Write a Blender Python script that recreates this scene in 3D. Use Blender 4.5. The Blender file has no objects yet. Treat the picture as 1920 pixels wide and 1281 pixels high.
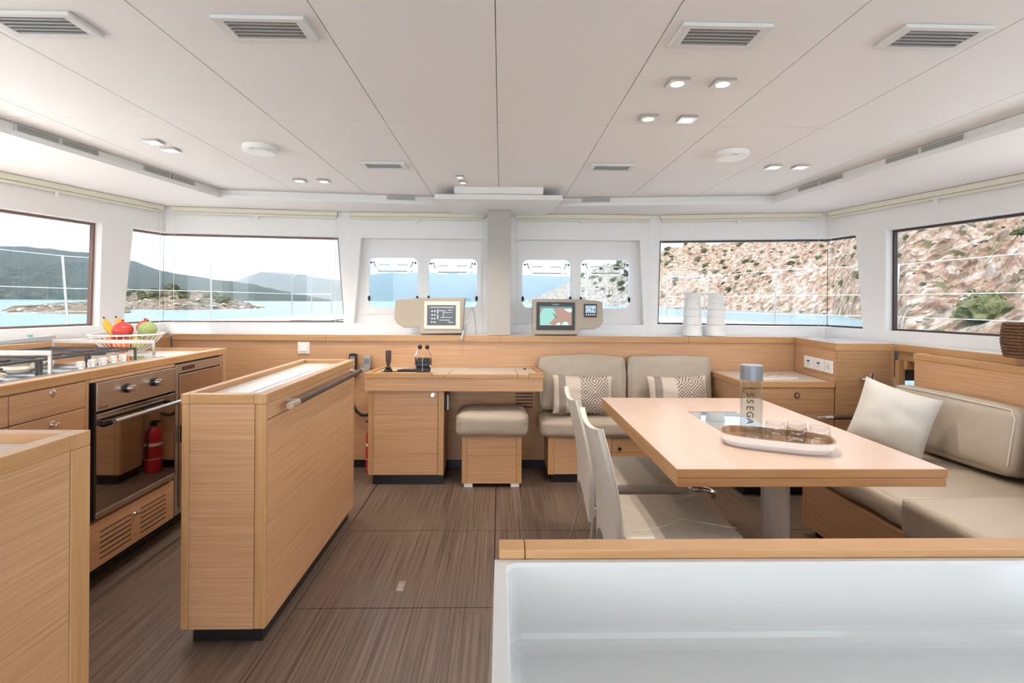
import bpy, bmesh, math, random
from mathutils import Vector, Matrix, noise
random.seed(7)
S = bpy.context.scene
COL = S.collection
# ------------------------------------------------------------------ camera
F = 960.0; EYE = 1.30; YH = 566.0; PX = 960.0
YAW = math.atan(21 / 960.0); RHO = 0.007
cd = bpy.data.cameras.new('camera'); cam = bpy.data.objects.new('camera', cd); COL.objects.link(cam)
cd.sensor_width = 36; cd.lens = 36 * F / 1920; cd.clip_start = 0.05; cd.clip_end = 20000
cd.shift_y = (YH - 640.5) / 1920.0
_r = Vector((math.cos(YAW), -math.sin(YAW), 0)); _f = Vector((math.sin(YAW), math.cos(YAW), 0)); _u = Vector((0, 0, 1))
_cr = _r * math.cos(RHO) + _u * math.sin(RHO); _cu = _u * math.cos(RHO) - _r * math.sin(RHO)
cam.matrix_world = Matrix(((_cr.x, _cu.x, -_f.x, 0), (_cr.y, _cu.y, -_f.y, 0), (_cr.z, _cu.z, -_f.z, EYE), (0, 0, 0, 1)))
S.camera = cam
# ------------------------------------------------------------------ light
SKY = 3.3
w = bpy.data.worlds.new('sky'); S.world = w; w.use_nodes = True
nt = w.node_tree; nt.nodes.clear()
def N(nt, t, **k):
    n = nt.nodes.new(t)
    for a, b in k.items():
        if a.startswith('i_'):
            a = a[2:]; n.inputs[int(a) if a.isdigit() else a.replace('_', ' ')].default_value = b
        else: setattr(n, a, b)
    return n
def LK(nt, a, b): nt.links.new(a, b)
def ramp(nt, stops, interp='LINEAR'):
    r = N(nt, 'ShaderNodeValToRGB'); e = r.color_ramp.elements; r.color_ramp.interpolation = interp
    while len(e) < len(stops): e.new(0.5)
    for i, (p, c) in enumerate(stops):
        e[i].position = p; e[i].color = tuple(c) + (1,) if len(c) == 3 else c
    return r
_o = N(nt, 'ShaderNodeOutputWorld'); _b = N(nt, 'ShaderNodeBackground'); _b.inputs[1].default_value = SKY
_g = N(nt, 'ShaderNodeTexCoord'); _sx = N(nt, 'ShaderNodeSeparateXYZ'); LK(nt, _g.outputs['Generated'], _sx.inputs[0])
_rp = ramp(nt, [(0.0, (.70, .80, .90)), (.08, (.68, .80, .93)), (.4, (.56, .70, .90)), (1, (.46, .60, .84))]); LK(nt, _sx.outputs[2], _rp.inputs[0])
_mp = N(nt, 'ShaderNodeMapping'); _mp.inputs['Scale'].default_value = (2.2, 2.2, 9); LK(nt, _g.outputs['Generated'], _mp.inputs[0])
_nz = N(nt, 'ShaderNodeTexNoise', i_Scale=1.6, i_Detail=7.0, i_Roughness=.6); LK(nt, _mp.outputs[0], _nz.inputs[0])
_cr2 = ramp(nt, [(.36, (0, 0, 0)), (.60, (1, 1, 1))]); LK(nt, _nz.outputs[0], _cr2.inputs[0])
_mx = N(nt, 'ShaderNodeMix', data_type='RGBA'); LK(nt, _cr2.outputs[0], _mx.inputs[0]); LK(nt, _rp.outputs[0], _mx.inputs[6]); _mx.inputs[7].default_value = (.98, .98, 1, 1)
LK(nt, _mx.outputs[2], _b.inputs[0]); LK(nt, _b.outputs[0], _o.inputs[0])
sl = bpy.data.lights.new('sun', 'SUN'); sun = bpy.data.objects.new('sun', sl); COL.objects.link(sun)
sl.energy = 7.0; sl.angle = math.radians(0.6); sl.color = (1, .95, .87)
sun.rotation_euler = Vector((-0.55, -0.22, 0.80)).to_track_quat('Z', 'Y').to_euler()
sun.location = (-8, -3, 12)
S.view_settings.view_transform = 'Standard'; S.view_settings.look = 'None'; S.view_settings.gamma = 1
S.view_settings.exposure = 1.15
S.view_settings.use_curve_mapping = False
# pixel helpers (photo pixel -> point on a known plane)
def pdir(px, py):
    u = px - PX; v = YH - py
    a = u * math.cos(RHO) - v * math.sin(RHO); b = u * math.sin(RHO) + v * math.cos(RHO)
    return _r * a + _f * F + _u * b
def onz(px, py, z): d = pdir(px, py); t = (z - EYE) / d.z; return Vector((d.x * t, d.y * t, z))
def ony(px, py, Y): d = pdir(px, py); t = Y / d.y; return Vector((d.x * t, Y, EYE + d.z * t))
def onx(px, py, X): d = pdir(px, py); t = X / d.x; return Vector((X, d.y * t, EYE + d.z * t))
def online(px, py, a, b):      # vertical plane through plan points a, b
    d = pdir(px, py); n = (b[1] - a[1], a[0] - b[0]); t = (a[0] * n[0] + a[1] * n[1]) / (d.x * n[0] + d.y * n[1])
    return Vector((d.x * t, d.y * t, EYE + d.z * t))
# ------------------------------------------------------------------ materials
MATS = {}
def pbr(name, col, rough=.5, metal=0, spec=.5, coat=0, **k):
    m = bpy.data.materials.new(name); m.use_nodes = True; MATS[name] = m
    b = m.node_tree.nodes['Principled BSDF']; b.inputs['Base Color'].default_value = tuple(col) + (1,)
    b.inputs['Roughness'].default_value = rough; b.inputs['Metallic'].default_value = metal
    b.inputs['Specular IOR Level'].default_value = spec; b.inputs['Coat Weight'].default_value = coat
    if 'emit' in k:
        b.inputs['Emission Color'].default_value = tuple(k.get('ecol', col)) + (1,); b.inputs['Emission Strength'].default_value = k['emit']
    return m
def bsdf(m): return m.node_tree.nodes['Principled BSDF']
def texco(nt, scale, out='Object', rot=(0, 0, 0)):
    c = N(nt, 'ShaderNodeTexCoord'); mp = N(nt, 'ShaderNodeMapping'); mp.inputs['Scale'].default_value = scale; mp.inputs['Rotation'].default_value = rot
    LK(nt, c.outputs[out], mp.inputs[0]); return mp.outputs[0]
def bump(m, src, strength=.2, dist=.002):
    nt = m.node_tree; b = N(nt, 'ShaderNodeBump'); b.inputs['Strength'].default_value = strength; b.inputs['Distance'].default_value = dist
    LK(nt, src, b.inputs['Height']); LK(nt, b.outputs[0], bsdf(m).inputs['Normal'])
def wood(name, c1, c2, scale, rough=.4, lo=.35, hi=.68, c3=None):
    m = pbr(name, c1, rough); nt = m.node_tree; v = texco(nt, scale)
    n = N(nt, 'ShaderNodeTexNoise', i_Scale=1.0, i_Detail=6.0, i_Roughness=.62, i_Distortion=.15); LK(nt, v, n.inputs[0])
    r = ramp(nt, [(lo, c2), (.5, tuple((a + b) / 2 for a, b in zip(c1, c2))), (hi, c1)]); LK(nt, n.outputs[0], r.inputs[0])
    v2 = texco(nt, (1.7, 1.7, 1.7)); n2 = N(nt, 'ShaderNodeTexNoise', i_Scale=1.0, i_Detail=2.0); LK(nt, v2, n2.inputs[0])
    mx = N(nt, 'ShaderNodeMix', data_type='RGBA', blend_type='MULTIPLY'); mx.inputs[0].default_value = .25
    LK(nt, r.outputs[0], mx.inputs[6]); r2 = ramp(nt, [(.3, (.75, .75, .75)), (.7, (1, 1, 1))]); LK(nt, n2.outputs[0], r2.inputs[0]); LK(nt, r2.outputs[0], mx.inputs[7])
    LK(nt, mx.outputs[2], bsdf(m).inputs['Base Color']); bump(m, n.outputs[0], .08, .0006); return m
def noisy(name, c1, c2, scale, rough=.6, spec=.4, bs=.15, bd=.002, **k):
    m = pbr(name, c1, rough, spec=spec, **k); nt = m.node_tree; v = texco(nt, (scale,) * 3)
    n = N(nt, 'ShaderNodeTexNoise', i_Scale=1.0, i_Detail=5.0); LK(nt, v, n.inputs[0])
    r = ramp(nt, [(.35, c2), (.65, c1)]); LK(nt, n.outputs[0], r.inputs[0]); LK(nt, r.outputs[0], bsdf(m).inputs['Base Color'])
    bump(m, n.outputs[0], bs, bd); return m
OAK1, OAK2 = (.66, .385, .21), (.50, .275, .14)
wood('oak', OAK1, OAK2, (2.2, 2.2, 150))
wood('oak_dark', (.52, .30, .15), (.38, .20, .09), (2.2, 2.2, 150))
wood('oak_trim', (.58, .33, .15), (.48, .25, .10), (3, 3, 60), .35)
wood('oak_post', (.60, .35, .165), (.50, .27, .115), (60, 60, 2.5), .35)
wood('oak_top', (.56, .41, .32), (.51, .36, .275), (60, 2, 60), .28)
wood('floor_wood', (.20, .145, .113), (.072, .047, .036), (150, 1.3, 1), .33, .36, .66)
wood('tray_wood', (.36, .20, .10), (.24, .12, .055), (8, 60, 8), .35)
noisy('ceiling_vinyl', (.86, .835, .815), (.84, .815, .795), 250, .55, .3, .03, .0005)
noisy('wall_gelcoat', (.89, .86, .84), (.875, .845, .825), 30, .35, .5, .01, .0005)
noisy('wall_vinyl', (.86, .82, .79), (.845, .80, .77), 220, .6, .3, .03, .0005)
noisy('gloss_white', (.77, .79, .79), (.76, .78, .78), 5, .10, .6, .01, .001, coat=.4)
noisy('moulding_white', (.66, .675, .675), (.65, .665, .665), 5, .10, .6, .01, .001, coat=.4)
noisy('laminate', (.62, .60, .565), (.59, .57, .535), 60, .22, .5, .01, .0004)
noisy('desk_laminate', (.60, .55, .48), (.56, .51, .44), 60, .3, .5, .01, .0004)
noisy('leather', (.44, .372, .295), (.415, .35, .275), 14, .46, .4, .10, .004)
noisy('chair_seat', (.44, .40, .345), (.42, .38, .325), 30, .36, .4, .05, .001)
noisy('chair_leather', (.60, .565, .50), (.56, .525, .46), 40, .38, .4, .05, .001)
noisy('linen', (.64, .61, .56), (.55, .52, .475), 300, .85, .2, .25, .002)
noisy('pod_beige', (.47, .405, .32), (.45, .385, .30), 200, .45, .4, .05, .0005)
pbr('cream', (.80, .755, .67), .4); pbr('white_plastic', (.84, .82, .79), .35); pbr('white_paint', (.85, .84, .82), .3)
pbr('blind_cream', (.80, .74, .60), .5); pbr('grey_paint', (.50, .48, .45), .4); pbr('column_grey', (.47, .435, .39), .45)
pbr('black', (.012, .012, .013), .35); pbr('black_rubber', (.02, .02, .02), .6); pbr('dark_gap', (.02, .015, .012), .7)
pbr('steel', (.62, .60, .57), .22, 1); pbr('brushed', (.55, .50, .45), .34, 1); pbr('chrome', (.80, .79, .78), .07, 1)
pbr('alu_grey', (.50, .50, .50), .4, .6); pbr('fridge_steel', (.55, .47, .39), .25, 1)
pbr('oven_glass', (.34, .29, .26), .035, 1); pbr('slat_grey', (.40, .39, .38), .4, .3); pbr('vent_frame', (.72, .70, .68), .4)
pbr('leather_brown', (.075, .045, .035), .5); pbr('grey_lid', (.20, .22, .245), .3, .4); pbr('gasket', (.06, .04, .035), .5)
pbr('window_brown', (.20, .11, .08), .5); pbr('red_paint', (.50, .022, .03), .3, coat=.3); pbr('white_print', (.85, .83, .82), .5)
pbr('grate_iron', (.045, .04, .04), .45); pbr('burner', (.68, .63, .54), .35, .3); pbr('knob_cream', (.66, .62, .56), .35, .2)
pbr('teal', (.12, .45, .36), .4); pbr('gadget_grey', (.42, .42, .41), .35, .3); pbr('stone_grey', (.5, .47, .44), .5)
pbr('screen_dark', (.03, .03, .035), .2, emit=.15, ecol=(.10, .10, .11)); pbr('screen_line', (.5, .5, .5), .3, emit=.35, ecol=(.40, .42, .44))
pbr('chart_sea', (.2, .45, .40), .25, emit=.28, ecol=(.20, .44, .38)); pbr('chart_land', (.3, .16, .11), .25, emit=.25, ecol=(.32, .17, .11)); pbr('chart_shallow', (.4, .7, .62), .25, emit=.3, ecol=(.38, .62, .52))
pbr('chart_edge', (.03, .16, .17), .25, emit=.25, ecol=(.03, .16, .17)); pbr('lcd', (.35, .5, .62), .25, emit=.3, ecol=(.33, .47, .58)); pbr('lcd_dim', (.22, .24, .25), .2); pbr('lcd_ink', (.03, .1, .22), .3)
pbr('lamp_glow', (1, .93, .78), .3, emit=4, ecol=(1, .86, .64)); pbr('banana', (.80, .43, .02), .45); pbr('pom_red', (.52, .05, .035), .35); pbr('orange', (.75, .16, .02), .4)
noisy('melon', (.34, .40, .16), (.24, .31, .10), 60, .5, .4, .1); noisy('mango', (.36, .42, .14), (.55, .45, .12), 20, .4); noisy('basket', (.20, .10, .055), (.09, .045, .025), 90, .7, .2, .5, .006)
pbr('table_glass', (.58, .62, .65), .02, 1); pbr('sheet_print', (.62, .50, .40), .4); pbr('sheet_dark', (.25, .16, .11), .4)
pbr('niche_shade', (.06, .03, .02), .5); pbr('stitch', (.66, .61, .53), .6); pbr('seam_dark', (.20, .17, .14), .6)
def glass(name, tint, refl=.022):
    m = bpy.data.materials.new(name); m.use_nodes = True; MATS[name] = m; nt = m.node_tree; nt.nodes.clear()
    o = N(nt, 'ShaderNodeOutputMaterial'); t = N(nt, 'ShaderNodeBsdfTransparent'); t.inputs[0].default_value = tuple(tint) + (1,)
    g = N(nt, 'ShaderNodeBsdfGlossy'); g.inputs['Roughness'].default_value = .0
    lw = N(nt, 'ShaderNodeLayerWeight'); lw.inputs[0].default_value = .5; pw = N(nt, 'ShaderNodeMath', operation='POWER'); LK(nt, lw.outputs['Facing'], pw.inputs[0]); pw.inputs[1].default_value = 5
    f = N(nt, 'ShaderNodeMath', operation='MULTIPLY_ADD'); LK(nt, pw.outputs[0], f.inputs[0]); f.inputs[1].default_value = .7; f.inputs[2].default_value = refl; x = N(nt, 'ShaderNodeMixShader')
    LK(nt, f.outputs[0], x.inputs[0]); LK(nt, t.outputs[0], x.inputs[1]); LK(nt, g.outputs[0], x.inputs[2]); LK(nt, x.outputs[0], o.inputs[0]); return m
glass('window_glass', (.50, .51, .52)); glass('hatch_glass', (.46, .53, .58)); glass('thin_glass', (.97, .975, .975), .05); glass('bottle_glass', (.93, .95, .95), .10)
m = pbr('clear_glass', (1, 1, 1), .0); bsdf(m).inputs['Transmission Weight'].default_value = 1; bsdf(m).inputs['IOR'].default_value = 1.45
m = pbr('water_clear', (1, 1, 1), .0); bsdf(m).inputs['Transmission Weight'].default_value = 1; bsdf(m).inputs['IOR'].default_value = 1.33
# woven cushion cover: stripe bands and a lozenge weave along local x
m = pbr('woven', (.6, .5, .42), .85, spec=.2); nt = m.node_tree
_c = N(nt, 'ShaderNodeTexCoord'); _s = N(nt, 'ShaderNodeSeparateXYZ'); LK(nt, _c.outputs['Object'], _s.inputs[0])
def MT(op, a, b=None):
    n = N(nt, 'ShaderNodeMath', operation=op)
    for i, q in enumerate((a, b)):
        if q is None: continue
        if isinstance(q, (int, float)): n.inputs[i].default_value = q
        else: LK(nt, q, n.inputs[i])
    return n.outputs[0]
_t = MT('ADD', MT('DIVIDE', _s.outputs[0], .44), .5)
_band = ramp(nt, [(0, (.66, .56, .47)), (.09, (.30, .25, .215)), (.21, (.60, .51, .43)), (.45, (.62, .53, .45)), (.92, (.60, .50, .46))], 'CONSTANT'); LK(nt, _t, _band.inputs[0])
_ax = MT('PINGPONG', MT('ADD', _s.outputs[0], 2.02), .07); _az = MT('PINGPONG', MT('ADD', _s.outputs[2], 2.0), .075)
_fr = MT('FRACT', MT('MULTIPLY', MT('ADD', _ax, _az), 44)); _ln = MT('GREATER_THAN', _fr, .52)
_in = MT('MULTIPLY', MT('GREATER_THAN', _t, .45), MT('LESS_THAN', _t, .92)); _ln = MT('MULTIPLY', _ln, _in)
_mx = N(nt, 'ShaderNodeMix', data_type='RGBA'); LK(nt, _ln, _mx.inputs[0]); LK(nt, _band.outputs[0], _mx.inputs[6]); _mx.inputs[7].default_value = (.20, .155, .13, 1)
LK(nt, _mx.outputs[2], bsdf(m).inputs['Base Color']); bump(m, _ln, .3, .002)
# ------------------------------------------------------------------ mesh building
def tag(o, label, cat, group=None):
    o['label'] = label; o['category'] = cat
    if group: o['group'] = group
    return o
def thing(name, label=None, cat=None, loc=(0, 0, 0), rz=0, group=None, kind=None):
    o = bpy.data.objects.new(name, None); COL.objects.link(o); o.empty_display_size = .05
    o.location = loc; o.rotation_euler = (0, 0, rz)
    if label: tag(o, label, cat, group)
    if kind: o['kind'] = kind
    return o
class M:
    def __init__(s): s.v = []; s.f = []
    def add(s, vs, fs):
        n = len(s.v); s.v += [Vector(p) for p in vs]; s.f += [[i + n for i in q] for q in fs]; return s
    def box(s, x0, x1, y0, y1, z0, z1):
        if x0 > x1: x0, x1 = x1, x0
        if y0 > y1: y0, y1 = y1, y0
        if z0 > z1: z0, z1 = z1, z0
        return s.add([(x0, y0, z0), (x1, y0, z0), (x1, y1, z0), (x0, y1, z0), (x0, y0, z1), (x1, y0, z1), (x1, y1, z1), (x0, y1, z1)],
                     [(0, 3, 2, 1), (4, 5, 6, 7), (0, 1, 5, 4), (1, 2, 6, 5), (2, 3, 7, 6), (3, 0, 4, 7)])
    def loft(s, rings, closed=True, caps=True):
        n = len(rings[0]); vs = [p for r in rings for p in r]; fs = []
        for i in range(len(rings) - 1):
            for j in range(n if closed else n - 1):
                a = i * n + j; b = i * n + (j + 1) % n; fs.append((a, b, b + n, a + n))
        if caps and closed: fs.append(tuple(range(n))[::-1]); fs.append(tuple((len(rings) - 1) * n + j for j in range(n)))
        return s.add(vs, fs)
    def prism(s, poly, a, b):          # plan polygon between heights a, b
        return s.loft([[(x, y, a) for x, y in poly], [(x, y, b) for x, y in poly]])
    def prism_y(s, poly, a, b):        # (x,z) polygon from y=a to y=b
        return s.loft([[(x, a, z) for x, z in poly], [(x, b, z) for x, z in poly]])
    def slab(s, p0, p1, poly, t0, t1):  # (s,z) polygon in the vertical plane p0->p1, offset t0..t1 to the left-hand outward normal
        d = Vector((p1[0] - p0[0], p1[1] - p0[1], 0)).normalized(); n = Vector((-d.y, d.x, 0)); o = Vector((p0[0], p0[1], 0))
        return s.loft([[o + d * a + n * t + Vector((0, 0, z)) for a, z in poly] for t in (t0, t1)])
    def tube(s, path, r, seg=8, caps=True):
        path = [Vector(p) for p in path]; rings = []; rr = r if isinstance(r, (list, tuple)) else [r] * len(path)
        up = None
        for i, p in enumerate(path):
            t = (path[min(i + 1, len(path) - 1)] - path[max(i - 1, 0)]).normalized()
            if up is None: up = t.orthogonal().normalized()
            else: up = (up - t * up.dot(t)).normalized()
            b = t.cross(up)
            rings.append([p + (up * math.cos(2 * math.pi * k / seg) + b * math.sin(2 * math.pi * k / seg)) * rr[i] for k in range(seg)])
        return s.loft(rings, True, caps)
    def lathe(s, prof, c=(0, 0, 0), seg=24, sx=1, sy=1, caps=True, axis='z'):
        c = Vector(c); rings = []
        for r, h in prof:
            ring = []
            for k in range(seg):
                a = 2 * math.pi * k / seg; x, y = r * math.cos(a) * sx, r * math.sin(a) * sy
                ring.append(c + (Vector((x, y, h)) if axis == 'z' else Vector((h, x, y)) if axis == 'x' else Vector((x, h, y))))
            rings.append(ring)
        return s.loft(rings, True, caps)
    def ball(s, c, r, sx=1, sy=1, sz=1, seg=16, n=8):
        return s.lathe([(r * math.sin(math.pi * max(min(i / n, .985), .015)), -r * sz * math.cos(math.pi * i / n)) for i in range(n + 1)], c, seg, sx, sy)
    def xf(s, mat):
        s.v = [mat @ p for p in s.v]; return s
    def build(s, name, mat, parent=None, bevel=0, smooth=False, local=False, seg=2, kind=None):
        off = Vector((0, 0, 0))
        if parent is not None and not local:
            q = parent
            while q is not None: off = off + Vector(q.location); q = q.parent
        me = bpy.data.meshes.new(name); me.from_pydata([p - off for p in s.v], [], s.f); me.update()
        bm = bmesh.new(); bm.from_mesh(me); bmesh.ops.recalc_face_normals(bm, faces=bm.faces)
        if bevel:
            es = [e for e in bm.edges if len(e.link_faces) == 2 and e.calc_face_angle(0) > .6]
            bmesh.ops.bevel(bm, geom=es, offset=bevel, segments=seg, affect='EDGES', profile=.5, clamp_overlap=True)
        bm.to_mesh(me); bm.free()
        me.materials.append(MATS[mat] if isinstance(mat, str) else mat)
        if smooth:
            for p in me.polygons: p.use_smooth = True
        o = bpy.data.objects.new(name, me); COL.objects.link(o)
        if parent is not None: o.parent = parent
        if kind: o['kind'] = kind
        return o
def base(o):                       # move a lone mesh's origin to the middle of its underside
    me = o.data; xs = [v.co for v in me.vertices]
    c = Vector(((min(p.x for p in xs) + max(p.x for p in xs)) / 2, (min(p.y for p in xs) + max(p.y for p in xs)) / 2, min(p.z for p in xs)))
    me.transform(Matrix.Translation(-c)); o.location = c; return o
def cushion(hx, hy, hz, r, puff=.01, wr=.004, n=12, seed=0):
    """rounded, slightly puffed box centred at the origin"""
    bm = bmesh.new(); bmesh.ops.create_cube(bm, size=2); bmesh.ops.subdivide_edges(bm, edges=bm.edges[:], cuts=n, use_grid_fill=True)
    H = Vector((hx, hy, hz)); m_ = M(); idx = {}
    for v in bm.verts:
        p = Vector([math.copysign(abs(math.sin(c * math.pi / 2)) if abs(c) < 1 else 1, c) for c in v.co])
        q = Vector([max(-(h - r), min(h - r, a * h)) for a, h in zip(p, H)]); e = Vector([a * h for a, h in zip(p, H)]) - q
        if e.length > 1e-6: e = e.normalized() * r
        o = q + e
        for k in range(3):
            a, b = [i for i in range(3) if i != k]
            o[k] += math.copysign(puff, p[k]) * (abs(p[k]) > .9) * max(0, (1 - p[a] ** 4)) * max(0, (1 - p[b] ** 4))
        o += Vector((1, 1, 1)) * wr * noise.noise(o * 7 + Vector((seed * 3.1, seed, 0)))
        idx[v.index] = len(m_.v); m_.v.append(o)
    bm.verts.index_update(); m_.f = [[idx[v.index] for v in f.verts] for f in bm.faces]; bm.free(); return m_
def pillow(w, h, t, n=16, seed=0, ears=.02):
    """throw pillow in the local xz plane, thickness along y"""
    m_ = M(); W = n + 1
    for side in (-1, 1):
        for i in range(W):
            for j in range(W):
                u = -1 + 2 * i / n; v = -1 + 2 * j / n
                k = ((1 - abs(u) ** 2.6) * (1 - abs(v) ** 2.6)) ** .55
                x = u * w / 2 * (1 - ears * (1 - v * v)); z = v * h / 2 * (1 - ears * 1.6 * (1 - u * u))
                y = side * t / 2 * k + (noise.noise(Vector((u * 2.2 + seed, v * 2.2, side))) * .012) * k ** .5
                m_.v.append(Vector((x, y, z)))
    for sgn in range(2):
        o = sgn * W * W
        for i in range(n):
            for j in range(n):
                q = [o + i * W + j, o + (i + 1) * W + j, o + (i + 1) * W + j + 1, o + i * W + j + 1]; m_.f.append(q if sgn else q[::-1])
    return m_
def text(name, s, size, mat, parent, loc, rot, ext=.0004):
    cu = bpy.data.curves.new(name, 'FONT'); cu.body = s; cu.size = size; cu.extrude = ext; cu.align_x = 'CENTER'; cu.align_y = 'CENTER'
    t = bpy.data.objects.new(name, cu); COL.objects.link(t); bpy.context.view_layer.update()
    me = bpy.data.meshes.new_from_object(t.evaluated_get(bpy.context.evaluated_depsgraph_get())); COL.objects.unlink(t); bpy.data.objects.remove(t)
    me.materials.clear(); me.materials.append(MATS[mat]); o = bpy.data.objects.new(name, me); COL.objects.link(o); o.parent = parent
    o.location = loc; o.rotation_euler = rot; return o
def rrect(x0, x1, z0, z1, r, n=5):
    out = []
    for cx, cz, a0 in ((x1 - r, z1 - r, 0), (x0 + r, z1 - r, 90), (x0 + r, z0 + r, 180), (x1 - r, z0 + r, 270)):
        for k in range(n + 1):
            a = math.radians(a0 + 90 * k / n); out.append((cx + r * math.cos(a), cz + r * math.sin(a)))
    return out
def holed(outer, holes):           # planar (a,b) faces with holes
    bm = bmesh.new(); es = []
    for lp in [outer] + holes:
        vs = [bm.verts.new((a, b, 0)) for a, b in lp]; es += [bm.edges.new((vs[i], vs[(i + 1) % len(vs)])) for i in range(len(vs))]
    bmesh.ops.triangle_fill(bm, edges=es, use_beauty=True); bm.verts.index_update()
    v = [(x.co.x, x.co.y) for x in bm.verts]; f = [[q.index for q in p.verts] for p in bm.faces]; bm.free(); return v, f
# ================================================================== STRUCTURE
LA, LB, LC, FA, FB, RC, RB, RA = (-3.05, -1.6), (-3.05, 2.58), (-2.66, 4.12), (-1.31, 4.3), (1.31, 4.3), (2.62, 4.08), (3.02, 2.44), (3.02, -1.6)
ZB, ZT, WT = 1.112, 1.83, .10
def dist(a, b): return math.hypot(b[0] - a[0], b[1] - a[1])
def sat(px, py, a, b):
    p = online(px, py, a, b); return dist(a, (p.x, p.y))
# floor with its removable panels
fl = M().box(-3.05, 3.02, -1.6, 4.3, -.08, -.012).build('floor', 'dark_gap', kind='structure')
G_ = .0022
for x0, x1, y0, y1 in ((-3.03, -.863, -1.58, 4.05), (-.863, -.024, -1.58, 2.178), (-.863, -.024, 2.178, 2.911), (-.863, -.024, 2.911, 4.05), (-.024, 3.0, -1.58, 2.911), (-.024, 3.0, 2.911, 4.05)):
    fp = M().box(x0 + G_, x1 - G_, y0 + G_, y1 - G_, -.012, 0).build('floor_panel', 'floor_wood', fl, .001, seg=1)
    if y0 == 2.178:
        q = M().box(-.462, -.428, 2.30, 2.385, 0, .002).build('latch', 'steel', fp); M().box(-.453, -.437, 2.31, 2.36, .002, .0035).build('latch_pull', 'brushed', q)
# ceiling panels
ce = M().prism([(-3.35, -1.8), (3.3, -1.8), (3.3, 2.5), (2.9, 4.4), (1.4, 4.62), (-1.4, 4.62), (-2.95, 4.4), (-3.35, 2.6)], 2.113, 2.25).build('ceiling', 'white_paint', kind='structure')
xs = [-2.75, -2.01, -1.51, -1.012, -.522, -.021, .478, .969, 1.452, 1.95, 2.7]; ys = [-1.6, .3, 2.298, 4.1]
for i in range(len(xs) - 1):
    for j in range(len(ys) - 1):
        M().box(xs[i] + .0016, xs[i + 1] - .0016, ys[j] + .0024, ys[j + 1] - .0024, 2.10, 2.113).build('ceiling_panel', 'ceiling_vinyl', ce, .001, seg=1)
# dropped soffit round the tray ceiling
IN = [(-2.46, -1.6), (-2.235, 2.25), (-2.04, 3.755), (-.46, 3.93), (.44, 3.93), (2.01, 3.735), (2.165, 2.04), (2.46, -1.6)]
OUT = [LA, LB, LC, FA, FB, RC, RB, RA]
so = M()
for i in range(7): so.prism([IN[i], IN[i + 1], OUT[i + 1], OUT[i]], 2.035, 2.098)
so = so.build('trim_1', 'wall_vinyl', kind='structure')
st = M()
for i in range(7):
    a, b = Vector(IN[i]), Vector(IN[i + 1]); d = (b - a).normalized(); n = Vector((d.y, -d.x)) * .014
    st.prism([a + n - d * .001, b + n + d * .001, b, a], 2.035, 2.060)
st.build('soffit_lip', 'ceiling_vinyl', so)
# overhead step above the pillar
t2 = thing('trim_2', kind='structure', loc=(-.02, 3.9, 2.03))
M().prism([(-.33, 3.565), (.29, 3.555), (.29, 3.9), (-.33, 3.9)], 2.0525, 2.0995).build('upper_box', 'ceiling_vinyl', t2, .002)
M().prism([(-.47, 3.605), (.43, 3.595), (.36, 4.298), (-.38, 4.298)], 2.019, 2.0345).prism([(-.47, 3.605), (.43, 3.595), (.43, 3.925), (-.47, 3.925)], 2.0345, 2.0525).build('lower_plate', 'ceiling_vinyl', t2, .002)
# walls
def wallseg(m, a, b, pillars, z0=0):
    L = dist(a, b); m.slab(a, b, [(0, z0), (L, z0), (L, ZB), (0, ZB)], 0, WT); m.slab(a, b, [(0, ZT), (L, ZT), (L, 2.112), (0, 2.112)], 0, WT)
    for p in pillars: m.slab(a, b, p, 0, WT)
def joint(m, a, p, b, h0, h1):
    d1 = Vector((p[0] - a[0], p[1] - a[1])).normalized(); d2 = Vector((b[0] - p[0], b[1] - p[1])).normalized(); n1 = Vector((-d1.y, d1.x)); n2 = Vector((-d2.y, d2.x)); q = Vector(p); mi = (n1 + n2).normalized()
    m.prism([q, q + n1 * WT, q + mi * WT / mi.dot(n1), q + n2 * WT], h0, h1)
L1 = dist(LB, LC); L2 = dist(LC, FA); L3 = dist(FB, RC); L4 = dist(RC, RB)
s1t, s1b = sat(192, 419, LB, LC), sat(186, 600, LB, LC); s2t, s2b = sat(250, 430, LB, LC), sat(231, 607, LB, LC)
wl = M(); wallseg(wl, LB, LC, [[(0, ZB), (.1, ZB), (.1, ZT), (0, ZT)], [(s1b, ZB), (s2b, ZB), (s2t, ZT), (s1t, ZT)]])
LL = dist(LA, LB); wallseg(wl, LA, LB, [[(a, ZB), (b, ZB), (b, ZT), (a, ZT)] for a, b in ((0, .3), (1.9, 2.1), (LL - .15, LL))])
wl = wl.build('wall_left', 'wall_vinyl', kind='structure')
s5t, s5b = sat(1604, 441, RC, RB), sat(1618, 614, RC, RB); s6t, s6b = sat(1661, 431, RC, RB), sat(1660, 620, RC, RB)
wr = M(); wallseg(wr, RC, RB, [[(s5b, ZB), (s6b, ZB), (s6t, ZT), (s5t, ZT)], [(L4 - .1, ZB), (L4, ZB), (L4, ZT), (L4 - .1, ZT)]], z0=.79)
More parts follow.
